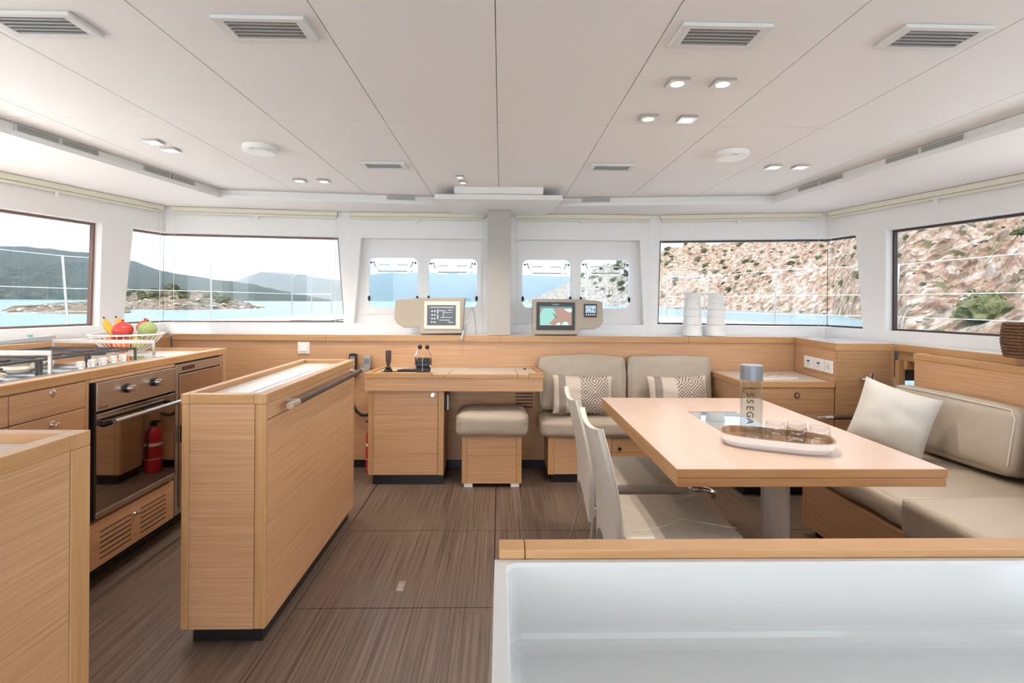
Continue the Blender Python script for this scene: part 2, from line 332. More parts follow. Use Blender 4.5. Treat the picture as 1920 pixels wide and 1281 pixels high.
# the lower right wall keeps a hull light open beside the tall cupboard
hs0, hs1 = dist(RC, (2.745, 3.56)), dist(RC, (2.86, 3.09))
wr.slab(RC, RB, [(0, 0), (hs0, 0), (hs0, .79), (0, .79)], 0, WT).slab(RC, RB, [(hs1, 0), (L4, 0), (L4, .79), (hs1, .79)], 0, WT).slab(RC, RB, [(hs0, 0), (hs1, 0), (hs1, .5), (hs0, .5)], 0, WT)
LR = dist(RB, RA); wallseg(wr, RB, RA, [[(a, ZB), (b, ZB), (b, ZT), (a, ZT)] for a, b in ((0, .15), (1.9, 2.1), (LR - .3, LR))])
wr = wr.build('wall_right', 'wall_vinyl', kind='structure')
wf = M()
e2t, e2b = sat(634, 446, LC, FA), sat(646, 606, LC, FA); wallseg(wf, LC, FA, [[(e2b, ZB), (L2, ZB), (L2, ZT), (e2t, ZT)]])
e5t, e5b = sat(1237, 451, FB, RC), sat(1226, 610, FB, RC); wallseg(wf, FB, RC, [[(0, ZB), (max(e5b, .01), ZB), (max(e5t, .03), ZT), (0, ZT)]])
for a, p, b in ((LB, LC, FA), (FB, RC, RB)): joint(wf, a, p, b, 0, ZB); joint(wf, a, p, b, ZT, 2.112)
RH = [[(-1.227, 1.112), (-.15, 1.112), (-.15, 1.825), (-1.17, 1.825)], [(.098, 1.112), (1.209, 1.112), (1.172, 1.825), (.113, 1.825)]]
v, f = holed([(-1.31, 0), (1.31, 0), (1.31, 2.112), (-1.31, 2.112)], RH)
wf.add([(a, 4.3, b) for a, b in v], f)
for h in [[(-1.31, 0), (1.31, 0), (1.31, 2.112), (-1.31, 2.112)]] + RH:
    for i in range(4):
        (a, b), (c, d) = h[i], h[(i + 1) % 4]; wf.add([(a, 4.3, b), (c, 4.3, d), (c, 4.385, d), (a, 4.385, b)], [(0, 1, 2, 3)])
# hatch panes, rounded
PN = []
for x0, y0, x1, y1 in ((692, 484, 784, 576), (803, 486, 895, 576), (979, 488, 1070, 577), (1088, 488, 1180, 578)):
    a, b = ony(x0, y1, 4.385), ony(x1, y0, 4.385); PN.append((a.x, b.x, a.z, b.z))
v, f = holed([(-1.31, .0), (1.31, .0), (1.31, 2.112), (-1.31, 2.112)], [rrect(*p, .05) for p in PN])
wf.add([(a, 4.385, b) for a, b in v], f); wf.add([(a, 4.42, b) for a, b in v], f)
for p in PN:
    h = rrect(*p, .05)
    for i in range(len(h)):
        (a, b), (c, d) = h[i], h[(i + 1) % len(h)]; wf.add([(a, 4.385, b), (c, 4.385, d), (c, 4.42, d), (a, 4.42, b)], [(0, 1, 2, 3)])
wf = wf.build('wall_front', 'wall_gelcoat', kind='structure')
# stern bulkhead with the open saloon doorway behind the camera
wb = M().box(-3.15, -2.2, -1.7, -1.6, 0, 2.112).box(2.2, 3.12, -1.7, -1.6, 0, 2.112).box(-2.2, 2.2, -1.7, -1.6, 2.0, 2.112).build('wall_back', 'wall_gelcoat', kind='structure')
ck = M().box(-3.2, 3.15, -6.0, -1.71, -.08, -.01).build('unseen_bounce_sole', 'oak_top', kind='structure')  # unseen cockpit floor, added to bounce daylight up to the ceiling
rf = M().box(-3.3, 3.25, -5.0, -1.81, 2.13, 2.22).build('unseen_shade_hardtop', 'white_paint', kind='structure')  # unseen cockpit roof, added to keep overhead sky off the white moulded unit
# windows
def quadframe(m, a, b, poly, wd, t0, t1, skip=()):
    c = (sum(p[0] for p in poly) / 4, sum(p[1] for p in poly) / 4)
    ins = [(p[0] + math.copysign(wd, c[0] - p[0]) * (0 if any(k in skip for k in e) else 1), p[1] + math.copysign(wd, c[1] - p[1])) for p, e in zip(poly, ((3, 0), (0, 1), (1, 2), (2, 3)))]
    ins = [(p[0] + (0 if ((i in (0, 3) and 3 in skip) or (i in (1, 2) and 1 in skip)) else math.copysign(wd, c[0] - p[0])), p[1] + math.copysign(wd, c[1] - p[1])) for i, p in enumerate(poly)]
    for i in range(4):
        if i in skip: continue
        j = (i + 1) % 4; m.slab(a, b, [poly[i], poly[j], ins[j], ins[i]], t0, t1)
def window(name, panes, fmat):
    o = thing(name, kind='structure', loc=(panes[0][0][0], panes[0][0][1], ZB)); fr = M()
    for a, b, poly, skip in panes:
        M().slab(a, b, poly, .072, .078).build('pane', 'window_glass', o); quadframe(fr, a, b, poly, .014, .06, .09, skip)
    fr.build('window_frame', fmat, o); return o
i_ = .002; CE = .051
window('window_1', [(LB, LC, [(.1 + i_, ZB + i_), (s1b - i_, ZB + i_), (s1t - i_, ZT - i_), (.1 + i_, ZT - i_)], ())], 'window_brown')
window('window_2', [(LB, LC, [(s2b + i_, ZB + i_), (L1 + CE, ZB + i_), (L1 + CE, ZT - i_), (s2t + i_, ZT - i_)], (1,)), (LC, FA, [(-CE, ZB + i_), (e2b - i_, ZB + i_), (e2t - i_, ZT - i_), (-CE, ZT - i_)], (3,))], 'window_brown')
window('window_5', [(FB, RC, [(max(e5b, .01) + i_, ZB + i_), (L3 + CE, ZB + i_), (L3 + CE, ZT - i_), (max(e5t, .03) + i_, ZT - i_)], (1,)), (RC, RB, [(-CE, ZB + i_), (s5b - i_, ZB + i_), (s5t - i_, ZT - i_), (-CE, ZT - i_)], (3,))], 'gasket')
window('window_6', [(RC, RB, [(s6b + i_, ZB + i_), (L4 - .1 - i_, ZB + i_), (L4 - .1 - i_, ZT - i_), (s6t + i_, ZT - i_)], ())], 'gasket')
for k, (i0, i1) in enumerate(((0, 1), (2, 3))):
    o = thing('window_%d' % (3 + k), kind='structure', loc=((PN[i0][1] + PN[i1][0]) / 2, 4.38, PN[i0][2]))
    x0, x1 = PN[i0][0] - .035, PN[i1][1] + .035; z0, z1 = PN[i0][2] - .055, PN[i0][3] + .06
    v, f = holed(rrect(x0, x1, z0, z1, .03), [rrect(*PN[q], .05) for q in (i0, i1)]); fr = M()
    fr.add([(a, 4.375, b) for a, b in v], f)
    for h in [rrect(x0, x1, z0, z1, .03)] + [rrect(*PN[q], .05) for q in (i0, i1)]:
        for i in range(len(h)):
            (a, b), (c, d) = h[i], h[(i + 1) % len(h)]; fr.add([(a, 4.375, b), (c, 4.375, d), (c, 4.386, d), (a, 4.386, b)], [(0, 1, 2, 3)])
    fr.build('window_frame', 'wall_gelcoat', o)
    for q in (i0, i1):
        a, b, c, d = PN[q]
        pn = M().prism_y(rrect(a - .004, b + .004, c - .004, d + .004, .052), 4.40, 4.408).build('pane', 'hatch_glass', o)
        zr = d - .115
        M().tube([(a + .07, 4.365, zr), (b - .04, 4.365, zr)], .004, 8).build('stay_rod', 'slat_grey', o)
        for sx, xx in ((1, a), (-1, b)):
            h = M().tube([(xx + sx * .045, 4.375, d - .05), (xx + sx * .06, 4.362, d - .08), (xx + sx * .075, 4.365, zr)], .005, 6)
            h.box(xx + sx * .055, xx + sx * .085, 4.355, 4.385, zr - .006, zr + .03).box(xx + sx * .08, xx + sx * .165, 4.37, 4.38, zr - .018, zr - .010); h.build('hinge', 'steel', o)
            M().box(xx + sx * .085, xx + sx * .17, 4.37, 4.38, d - .065, d - .055).build('hinge_plate', 'white_plastic', o)
            M().ball((xx + sx * .02, 4.37, d - .043), .009, seg=10, n=6).ball((xx + sx * .042, 4.37, d - .04), .007, seg=10, n=6).build('hinge_knob', 'black_rubber', o, smooth=True)
            M().ball((xx + sx * .004, 4.372, c + .075), .02, .6, .6, 1.2, 10, 6).build('catch', 'black_rubber', o, smooth=True)
hw = thing('window_7', kind='structure', loc=(2.8, 3.3, .5)); M().slab(RC, RB, [(hs0 + i_, .502), (hs1 - i_, .502), (hs1 - i_, .788), (hs0 + i_, .788)], .072, .078).build('pane', 'window_glass', hw)
# roller blinds along the window heads
BL = [(LB, LC, .02, L1 - .06, 'cream roller blind rolled up above the big window behind the hob'), (LC, FA, .06, L2 - .05, 'cream roller blind rolled up above the window beside the fruit bowl corner'),
      (FA, FB, .05, 1.17, 'cream roller blind rolled up above the hatch pair behind the monitor with white bezel'), (FA, FB, 1.43, 2.56, 'cream roller blind rolled up above the hatch pair behind the chart plotter'),
      (FB, RC, .03, L3 - .05, 'cream roller blind rolled up above the window behind the stacked cups'), (RC, RB, .06, L4 - .02, 'cream roller blind rolled up above the big window facing the rocky slope')]
for a, b, s0, s1, lab in BL:
    o = thing('roller_blind', lab, 'blind', (a[0], a[1], 2.0), group='roller blinds along the window heads')
    M().slab(a, b, [(s0, 1.998), (s1, 1.998), (s1, 2.033), (s0, 2.033)], -.045, -.004).build('cassette', 'blind_cream', o, .004)
    M().slab(a, b, [(s0 + .01, 1.978), (s1 - .01, 1.978), (s1 - .01, 1.994), (s0 + .01, 1.994)], -.034, -.016).build('hem_bar', 'blind_cream', o, .003)
    M().slab(a, b, [(s0 + .015, 1.986), (s1 - .015, 1.986), (s1 - .015, 2.004), (s0 + .015, 2.004)], -.026, -.024).build('fabric', 'cream', o)
    mid = (s0 + s1) / 2; M().slab(a, b, [(mid - .012, 1.95), (mid + .012, 1.95), (mid + .012, 1.984), (mid - .012, 1.984)], -.038, -.03).build('pull_tab', 'white_plastic', o, .003)
    d = Vector((b[0] - a[0], b[1] - a[1], 0)).normalized(); n = Vector((-d.y, d.x, 0))
    for s in (s0 + .012, s1 - .012):
        p = Vector((a[0], a[1], 0)) + d * s - n * .025; M().tube([p + Vector((0, 0, 1.055)), p + Vector((0, 0, 1.985))], .0016, 6).build('guide_wire', 'white_plastic', o)
# long shelf below the front windows, its oak fascia panel
sh = thing('window_shelf', 'long white shelf with oak front edge under the front windows', 'shelf', (0, 4.1, .99))
M().prism([(-2.52, 3.998), (2.335, 3.985), (2.5, 4.09), (1.31, 4.298), (-1.31, 4.298), (-2.62, 4.118)], 1.0, 1.033).build('shelf_board', 'gloss_white', sh)
for x0, x1 in ((-2.52, -1.35), (-1.348, -.003), (-.001, 1.475), (1.477, 2.335)): M().box(x0, x1, 3.982, 3.9975, .988, 1.036).build('edge_strip', 'oak_trim', sh, .002)
pn = M().box(-2.53, 2.36, 4.0, 4.02, .065, .988).build('wall_paneling', 'oak'); base(pn); tag(pn, 'long oak veneer panel below the window shelf', 'panel')
kk = base(M().box(-2.52, 2.3, 4.012, 4.02, .001, .064).build('baseboard_front', 'black', kind='structure'))
pc = thing('support_column', 'plain grey boxed mast pillar rising from the window shelf to the ceiling', 'column', (-.013, 4.08, 1.037))
M().box(-.103, .077, 4.015, 4.14, 1.0375, 2.0185).build('column_shaft', 'column_grey', pc, .004)
# ================================================================== CEILING FITTINGS
def vent(x, y, lab, nsl=5):
    o = thing('air_vent', lab, 'vent', (x, y, 2.10), group='square ceiling air vents'); w, h = .13, .066; fw = .028
    m = M()
    for a in ((-w, w, -h, -h + fw * .7), (-w, w, h - fw * .7, h), (-w, -w + fw, -h + fw * .7, h - fw * .7), (w - fw, w, -h + fw * .7, h - fw * .7)): m.box(x + a[0], x + a[1], y + a[2], y + a[3], 2.088, 2.0995)
    m.build('frame', 'vent_frame', o, .002)
    M().box(x - w + fw, x + w - fw, y - h + fw * .7, y + h - fw * .7, 2.0975, 2.0995).build('backing', 'dark_gap', o)
    for k in range(nsl):
        yy = y - h + fw * .7 + (k + .5) * (2 * h - 1.4 * fw) / nsl
        M().prism([(x - w + fw, yy - .002), (x + w - fw, yy - .002), (x + w - fw, yy + .005), (x - w + fw, yy + .005)], 2.0885, 2.0970).build('slat', 'slat_grey', o)
vent(-1.335, 1.513, 'slatted ceiling air vent nearest the hob side of the ceiling', 5); vent(-.69, 1.515, 'slatted ceiling air vent above the oak island, aft row')
vent(.643, 1.508, 'slatted ceiling air vent just aft of the square downlight cluster'); vent(1.278, 1.496, 'slatted ceiling air vent above the starboard sofa')
vent(-.69, 3.018, 'slatted ceiling air vent above the joystick end of the chart desk', 3); vent(.645, 2.998, 'slatted ceiling air vent above the patterned cushions', 3)
DL = [(288, 264, 'square downlight next to the port soffit grilles, aft of a pair'), (320, 279, 'square downlight next to the port soffit grilles, forward of a pair'), (562, 337, 'square downlight near the front soffit, closer to the fruit bowl'), (607, 338, 'square downlight near the front soffit, closer to the column'),
      (862, 330, 'small square downlight aft of the box over the column'), (868, 340, 'small square downlight touching the box over the column'), (1270, 152, 'square downlight above the table, aft pair, chair side'), (1355, 153, 'square downlight above the table, aft pair, sofa side'),
      (1215, 219, 'square downlight above the table, forward pair, chair side'), (1288, 221, 'square downlight above the table, forward pair, sofa side'), (1450, 311, 'square downlight over the low sideboard, inner one'), (1501, 311, 'square downlight over the low sideboard, outer one')]
def downlight(x, y, lab, small=False, power=11):
    h = .026 if small else .036
    o = thing('downlight', lab, 'ceiling light', (x, y, 2.10), group='square ceiling downlights')
    v, f = holed([(-h, -h), (h, -h), (h, h), (-h, h)], [[(h * .66 * math.cos(2 * math.pi * k / 20), h * .66 * math.sin(2 * math.pi * k / 20)) for k in range(20)]]); m = M()
    m.add([(x + a, y + b, 2.088) for a, b in v], f)
    for lp in ([(-h, -h), (h, -h), (h, h), (-h, h)], [(h * .66 * math.cos(2 * math.pi * k / 20), h * .66 * math.sin(2 * math.pi * k / 20)) for k in range(20)]):
        for i in range(len(lp)):
            (a, b), (c, d) = lp[i], lp[(i + 1) % len(lp)]; m.add([(x + a, y + b, 2.088), (x + c, y + d, 2.088), (x + c, y + d, 2.0995), (x + a, y + b, 2.0995)], [(0, 1, 2, 3)])
    m.build('frame', 'steel', o)
    M().lathe([(.001, 2.0945), (h * .64, 2.0945), (h * .64, 2.0993)], (x, y, 0), 20).build('bulb', 'lamp_glow', o)
    l = bpy.data.lights.new('lamp', 'SPOT'); l.energy = power; l.spot_size = math.radians(125); l.spot_blend = .8; l.shadow_soft_size = .03; l.color = (1, .89, .76)
    q = bpy.data.objects.new('lamp', l); COL.objects.link(q); q.parent = o; q.location = (0, 0, -.02)
for px, py, lab in DL: p = onz(px, py, 2.1); downlight(p.x, p.y, lab, px in (862, 868))
for x, y, lab in ((-1.26, 2.70, 'round white smoke detector on the ceiling between hob and island'), (1.216, 2.69, 'round white smoke detector on the ceiling above the far end of the table')):
    o = thing('smoke_detector', lab, 'smoke detector', (x, y, 2.06), group='ceiling smoke detectors')
    M().lathe([(.080, 2.072), (.087, 2.078), (.087, 2.0995)], (x, y, 0), 32).build('housing', 'white_plastic', o, smooth=False)
    M().lathe([(.001, 2.064), (.07, 2.066), (.078, 2.0715)], (x, y, 0), 32).build('cover', 'white_plastic', o)
    M().box(x - .02, x + .0, y - .079, y - .074, 2.066, 2.0725).build('test_button', 'stone_grey', o)
def grille(px, side, w, lab):          # louvre strip on the vertical soffit face
    a, b = {'L': (IN[1], IN[2]), 'F': (IN[2], IN[3]), 'G': (IN[4], IN[5]), 'R': (IN[5], IN[6])}[side]
    p = online(px, 340, a, b); d = Vector((b[0] - a[0], b[1] - a[1], 0)).normalized(); rz = math.atan2(d.y, d.x)
    o = thing('soffit_grille', lab, 'vent', (p.x, p.y, 2.062), rz, 'louvred grilles in the ceiling soffit')
    h = w / 2; y0, y1 = -.006, -.001
    m = M().box(-h, h, y0, y1, 0, .004).box(-h, h, y0, y1, .031, .035).box(-h, -h + .008, y0, y1, .004, .031).box(h - .008, h, y0, y1, .004, .031); m.build('frame', 'vent_frame', o, local=True)
    M().box(-h + .008, h - .008, -.0022, -.001, .004, .031).build('backing', 'slat_grey', o, local=True)
    for k in range(4): M().box(-h + .008, h - .008, -.005, -.0024, .0065 + k * .0068, .0095 + k * .0068).build('slat', 'grey_paint', o, local=True)
grille(72, 'L', .22, 'louvred soffit grille over the hob, aft one'); grille(148, 'L', .22, 'louvred soffit grille over the hob, second from the aft end')
grille(297, 'L', .24, 'louvred soffit grille beside the port downlights, third from the aft end'); grille(342, 'L', .22, 'louvred soffit grille beside the port downlights, closest to the front corner')
grille(752, 'F', .22, 'louvred soffit grille in the front soffit on the joystick side of the column'); grille(1118, 'G', .22, 'louvred soffit grille in the front soffit on the sofa side of the column')
grille(1518, 'R', .22, 'louvred soffit grille on the starboard side closest to the front corner'); grille(1558, 'R', .22, 'louvred soffit grille on the starboard side, second from the front corner')
grille(1693, 'R', .22, 'louvred soffit grille above the woven basket, forward one'); grille(1765, 'R', .24, 'louvred soffit grille above the woven basket, aft one')
# ================================================================== GALLEY
GX = -1.80
def G(px, py, X=GX): return onx(px, py, X)
YE = G(424, 660).y                       # far end of the galley run
yA, yB, yC = G(17, 738).y, G(168, 715).y, G(328, 690).y
GB = -2.50
def gbox(o, nm, y0, y1, z0, z1, mat='oak', t=.018, x=GX, bev=.0015): return M().box(x - t, x, y0, y1, z0, z1).build(nm, mat, o, bev, seg=1)
def knob(o, y, z, x=GX, flush=False, mat='chrome'):
    k = M().lathe([(.015, 0), (.015, .003), (.012, .004)], (x, y, z), 16, axis='x').build('knob_ring', mat, o)
    if flush: M().lathe([(.010, .0042), (.010, .006)], (x, y, z), 14, axis='x').build('knob', 'brushed', k)
    else: M().lathe([(.006, .0042), (.006, .012), (.011, .014), (.011, .024), (.008, .026)], (x, y, z), 14, axis='x').build('knob', mat, k)
z1d, z2d = G(165, 763).z, G(166, 817).z
dc = thing('drawer_cabinet', 'oak galley drawer cabinet with round push knobs beside the oven', 'cabinet', (-2.15, 1.6, 0))
M().box(GB, GX - .02, 1.0, yB - .002, .09, .944).build('carcass', 'oak_post', dc); M().box(GB, GX - .08, 1.0, yB - .002, 0.001, .09).build('kick', 'black', dc)
for y0, y1 in ((1.0, yA - .002), (yA + .001, yB - .022)):
    for z0, z1, fl_ in ((z1d + .002, .940, True), (z2d + .002, z1d - .002, False), (.30, z2d - .002, False), (.095, .296, False)):
        d_ = gbox(dc, 'drawer', y0, y1, z0, z1); p = G(98, 738) if fl_ else G(97, 797)
        yy = p.y if y0 > 1.5 else 1.45; knob(d_, yy, p.z if (fl_ or z1 > z1d - .01) else (z0 + z1) / 2 + .05, flush=fl_)
gbox(dc, 'end_post', yB - .02, yB - .002, .095, .944, 'oak_post')
oc = thing('oven_cabinet', 'oak cabinet around the oven with slotted vent panel below', 'cabinet', (-2.15, 2.6, 0))
M().box(GB, GX - .045, yB, yC, .305, .318).box(GB, GX - .02, yB, yC, .09, .30).box(GB, GX - .045, yB, yB + .012, .318, .944).box(GB, GX - .045, yC - .012, yC, .318, .944).box(GB, GB + .01, yB, yC, .318, .944).build('carcass', 'oak_post', oc)
M().box(GB, GX - .08, yB, yC, 0.001, .09).build('kick', 'black', oc)
gbox(oc, 'top_rail', yB, yC, G(250, 703).z - .0, .944)
vp = gbox(oc, 'vent_panel', yB + .002, yC - .002, .095, .298)
ym = (yB + yC) / 2
for k in range(6):
    for y0, y1 in ((yB + .065, ym - .035), (ym + .03, yC - .07)):
        M().box(GX, GX + .0007, y0, y1, .125 + k * .024, .130 + k * .024).build('vent_slot', 'dark_gap', vp)
knob(vp, ym - .01, .245)
# oven
ov = thing('oven', 'built-in steel oven with mirrored glass door and two dial knobs', 'oven', (-2.1, (yB + yC) / 2, .32))
oy0, oy1 = yB + .014, yC - .014; ozt = G(250, 703).z - .003; ozm = G(250, 753).z
M().box(GB + .05, GX - .03, oy0, oy1, .319, ozt).build('body', 'black', ov)
M().box(GX - .029, GX + .012, oy0 + .012, oy1, ozm, ozt).build('control_panel', 'brushed', ov, .002)
M().box(GX - .029, GX + .010, oy0, oy0 + .0118, .32, ozt).build('side_trim', 'black', ov)
dr = M().box(GX - .029, GX + .010, oy0 + .012, oy1, .345, ozm - .012).build('oven_door', 'oven_glass', ov, .002)
M().box(GX - .029, GX + .012, oy0 + .012, oy1, .319, .3445).build('bottom_trim', 'brushed', ov, .002)
hz = ozm - .052; hd = M().tube([(GX + .055, oy0 + .06, hz), (GX + .055, oy1 - .02, hz)], .010, 12).build('handle', 'steel', dr, smooth=False)
for yy in (oy0 + .055, oy1 - .025): M().tube([(GX + .0105, yy, hz - .012), (GX + .055, yy, hz)], [.014, .010], 10).build('handle_bracket', 'black', hd)
for px, py in ((237, 728), (289, 716)):
    p = G(px, py, GX + .012); q = M().lathe([(.022, .0), (.022, .012), (.018, .013)], (GX + .012, p.y, p.z), 20, axis='x').build('knob', 'black', ov)
    M().lathe([(.0165, .0132), (.016, .036), (.012, .038)], (GX + .012, p.y, p.z), 20, axis='x').build('knob_cap', 'steel', q)
    for k in range(9):
        a = math.radians(200 + k * 28); M().box(GX + .012, GX + .0124, p.y + .032 * math.cos(a) - .0012, p.y + .032 * math.cos(a) + .0012, p.z + .032 * math.sin(a) - .0012, p.z + .032 * math.sin(a) + .0012).build('dial_mark', 'black', ov)
text('brand_text', 'Brandt', .019, 'black', ov, Vector((GX + .0121, oy0 + .05, ozm + .016)) - ov.location, (math.pi / 2, 0, math.pi / 2))
# fridge
fg = thing('fridge', 'steel fronted undercounter fridge at the end of the galley', 'fridge', (-2.1, (yC + YE) / 2, .09))
fy1 = YE - .045
M().box(GB, GX - .025, yC + .002, fy1, .09, .944).build('body', 'black', fg)
m = M().box(GX - .024, GX + .004, yC + .002, yC + .028, .10, .935).box(GX - .024, GX + .004, fy1 - .028, fy1, .10, .935).box(GX - .024, GX + .004, yC + .028, fy1 - .028, .885, .935).box(GX - .024, GX + .004, yC + .028, fy1 - .028, .10, .135); m.build('frame', 'brushed', fg, .0015)
fd = M().box(GX - .024, GX + .010, yC + .032, fy1 - .032, .14, .878).build('fridge_door', 'fridge_steel', fg, .002)
M().box(GX + .0042, GX + .008, yC + .06, yC + .17, .90, .92).build('display_panel', 'black', fg, .001)
for k in range(3): M().box(GX + .0081, GX + .0086, yC + .075 + k * .03, yC + .09 + k * .03, .906, .913).build('indicator', 'red_paint', fg)
p = G(333, 815); lt = M().box(GX + .0102, GX + .03, yC + .034, yC + .06, p.z - .05, p.z + .05).build('door_latch', 'black', fd, .006); M().box(GX + .0302, GX + .036, yC + .036, yC + .058, p.z - .012, p.z + .055).build('latch_cover', 'chrome', lt, .002)
ep = thing('galley_end_panel', 'oak end post closing the galley run beside the fridge', 'panel', (-2.1, YE - .02, 0))
M().box(GB, GX, fy1 + .001, YE - .003, .09, .944).build('panel', 'oak_post', ep, .002); M().box(GB, GX - .08, yC + .001, YE - .04, .001, .0895).build('kick', 'black', ep)
# worktop
ZW = .967
wt = thing('galley_worktop', 'pale galley worktop with raised oak edging under the hob', 'worktop', (-2.15, 2.3, .945))
M().prism([(GX - .05, 1.0), (GX - .05, YE - .03), (-2.515, YE - .03), (-2.70, 2.2), (-2.74, 1.0)], .946, ZW).build('surface', 'laminate', wt)
for y0, y1 in ((1.0, yB - .001), (yB + .001, YE - .042)): M().box(GX - .05, GX + .002, y0, y1, .9455, .983).build('edge_trim', 'oak_trim', wt, .003)
M().box(GX - .04, GX + .002, YE - .041, YE, .9455, .983).build('corner_block', 'oak_post', wt, .002); M().prism([(-2.50, YE - .0295), (GX - .041, YE - .0295), (GX - .041, YE), (-2.50, YE)], .9455, .983).build('edge_trim', 'oak_trim', wt, .003)
# ledge behind the galley
gl = thing('galley_ledge', 'oak faced ledge running along the port side behind the hob', 'shelf', (-2.8, 2.9, 0))
M().prism([(-2.76, 1.0), (-2.725, 2.2), (-2.535, 3.995), (-2.60, 4.09), (-2.667, 4.07), (-3.045, 2.57), (-3.045, 1.0)], .001, 1.0).build('body', 'oak_dark', gl)
M().prism([(-2.76, 1.0), (-2.725, 2.2), (-2.535, 3.975), (-2.55, 3.975), (-2.74, 2.2), (-2.775, 1.0)], 1.0005, 1.046).build('edge_trim', 'oak_trim', gl, .002)
M().prism([(-2.776, 1.0), (-2.741, 2.2), (-2.551, 3.995), (-2.60, 4.09), (-2.667, 4.07), (-3.045, 2.57), (-3.045, 1.0)], 1.0005, 1.040).build('top', 'gloss_white', gl)
# hob
hb = thing('gas_hob', 'steel gas hob with five burners and black iron grates', 'hob', (-2.27, 2.5, ZW))
hx0, hx1, hy0, hy1 = -2.56, -1.92, 1.98, 2.98
M().box(hx0, hx1, hy0, hy1, ZW + .0005, ZW + .008).build('tray', 'steel', hb, .003)
M().box(hx0 + .02, hx1 - .02, hy0 + .02, hy1 - .02, ZW + .0082, ZW + .0095).build('tray_rim', 'chrome', hb)
for k, (bx, by, br) in enumerate(((-2.12, 2.17, .042), (-2.42, 2.17, .034), (-2.26, 2.45, .05), (-2.42, 2.74, .034), (-2.16, 2.80, .034))):
    b_ = M().lathe([(br * 1.35, 0), (br * 1.2, .006), (br * .8, .014), (br * .8, .022)], (bx, by, ZW + .0096), 24).build('burner', 'burner', hb)
    M().lathe([(br, 0), (br, .006), (br * .8, .009)], (bx, by, ZW + .032), 24).build('burner_cap', 'grate_iron', b_)
zg = ZW + .058
for y0, y1 in ((2.03, 2.31), (2.33, 2.58), (2.60, 2.92)):
    for x0, x1 in ((-2.53, -2.05),):
        g = M(); ym_ = (y0 + y1) / 2
        for a, b in (((x0, y0), (x1, y0)), ((x1, y0), (x1, y1)), ((x1, y1), (x0, y1)), ((x0, y1), (x0, y0)), ((x0, ym_), (x1, ym_)), ((x0 + .12, y0), (x0 + .12, y1)), ((x1 - .12, y0), (x1 - .12, y1))):
            g.tube([(a[0], a[1], zg), (b[0], b[1], zg)], .006, 6)
        for xx, yy in ((x0, y0), (x1, y0), (x1, y1), (x0, y1)): g.tube([(xx, yy, ZW + .0098), (xx, yy, zg)], .007, 6)
        g.build('grate', 'grate_iron', hb)
for k in range(5):
    kx, ky = -1.965 - .008 * k, 2.44 + .078 * k
    q = M().lathe([(.020, 0), (.020, .002)], (kx, ky, ZW + .0096), 18).build('knob_base', 'chrome', hb); M().lathe([(.017, .0), (.0185, .006), (.0165, .026), (.013, .028)], (kx, ky, ZW + .0117), 18).build('knob', 'knob_cream', q)
def rail(y, x0, x1, ztop, lab):
    o = thing('pan_rail', lab, 'pan rail', ((x0 + x1) / 2, y, ZW), group='steel pan rails across the hob')
    M().box(x0, x1, y - .004, y + .004, ztop - .022, ztop).build('bar', 'brushed', o, .002)
    for xx in (x0, x1 - .014): M().box(xx, xx + .014, y - .0039, y + .0039, ZW + .010, ztop - .0225).build('post', 'brushed', o)
rail(2.275, -2.555, -1.955, 1.073, 'flat steel pan rail crossing the hob at its near burners'); rail(2.995, -2.57, -1.99, 1.066, 'flat steel pan rail at the fruit bowl end of the hob')
# fruit bowl
BX, BY = -2.30, 3.205
fb = thing('wire_bowl', 'white wire fruit bowl on the galley worktop', 'bowl', (BX, BY, ZW))
BP = [(.075, .006), (.10, .018), (.135, .05), (.165, .085), (.188, .115)]
M().tube([(BX + .19 * math.cos(a), BY + .19 * math.sin(a), ZW + .118) for a in [2 * math.pi * k / 40 for k in range(41)]], .0055, 8).build('rim', 'white_plastic', fb, smooth=True)
M().tube([(BX + .075 * math.cos(a), BY + .075 * math.sin(a), ZW + .005) for a in [2 * math.pi * k / 24 for k in range(25)]], .004, 6).build('foot_ring', 'white_plastic', fb)
for k in range(36):
    a = 2 * math.pi * k / 36; M().tube([(BX + r * math.cos(a), BY + r * math.sin(a), ZW + h) for r, h in BP], .0016, 5).build('wire', 'white_plastic', fb)
def fruit(nm, lab, cat, c, r, mat, sz=1., seed=0, ribs=0, cal=False, stem=False):
    o = thing(nm, lab, cat, (c[0], c[1], c[2] - r * sz)); m = M().ball(c, r, 1, 1, sz, 24, 14)
    for v in m.v:
        d = v - Vector(c); a = math.atan2(d.y, d.x)
        if ribs: v.x += d.x * .04 * math.cos(ribs * a); v.y += d.y * .04 * math.cos(ribs * a)
        v += d * .08 * noise.noise(d * 14 + Vector((seed, 0, 0)))
    m.build('flesh', mat, o, smooth=True)
    if cal: M().lathe([(.009, -.006), (.006, .004), (.010, .012)], (c[0], c[1], c[2] + r * sz), 8, caps=False).build('crown', 'pom_red', o)
    if stem: M().tube([(c[0], c[1], c[2] + r * sz - .004), (c[0] + .004, c[1], c[2] + r * sz + .015)], .004, 6).build('stem', 'leather_brown', o)
    return o
fruit('pomegranate', 'large red pomegranate on top of the fruit bowl', 'fruit', (BX - .005, BY - .03, ZW + .142), .056, 'pom_red', .95, 1, cal=True); fruit('pomegranate', 'smaller red pomegranate tucked behind the large one', 'fruit', (BX + .065, BY + .065, ZW + .155), .048, 'pom_red', .95, 2, cal=True)
fruit('orange', 'orange fruit at the bottom middle of the bowl', 'fruit', (BX + .01, BY - .055, ZW + .049), .044, 'orange', .95, 3, ribs=8); fruit('orange', 'reddish orange fruit low on the banana side of the bowl', 'fruit', (BX - .085, BY - .01, ZW + .07), .038, 'orange', 1, 4)
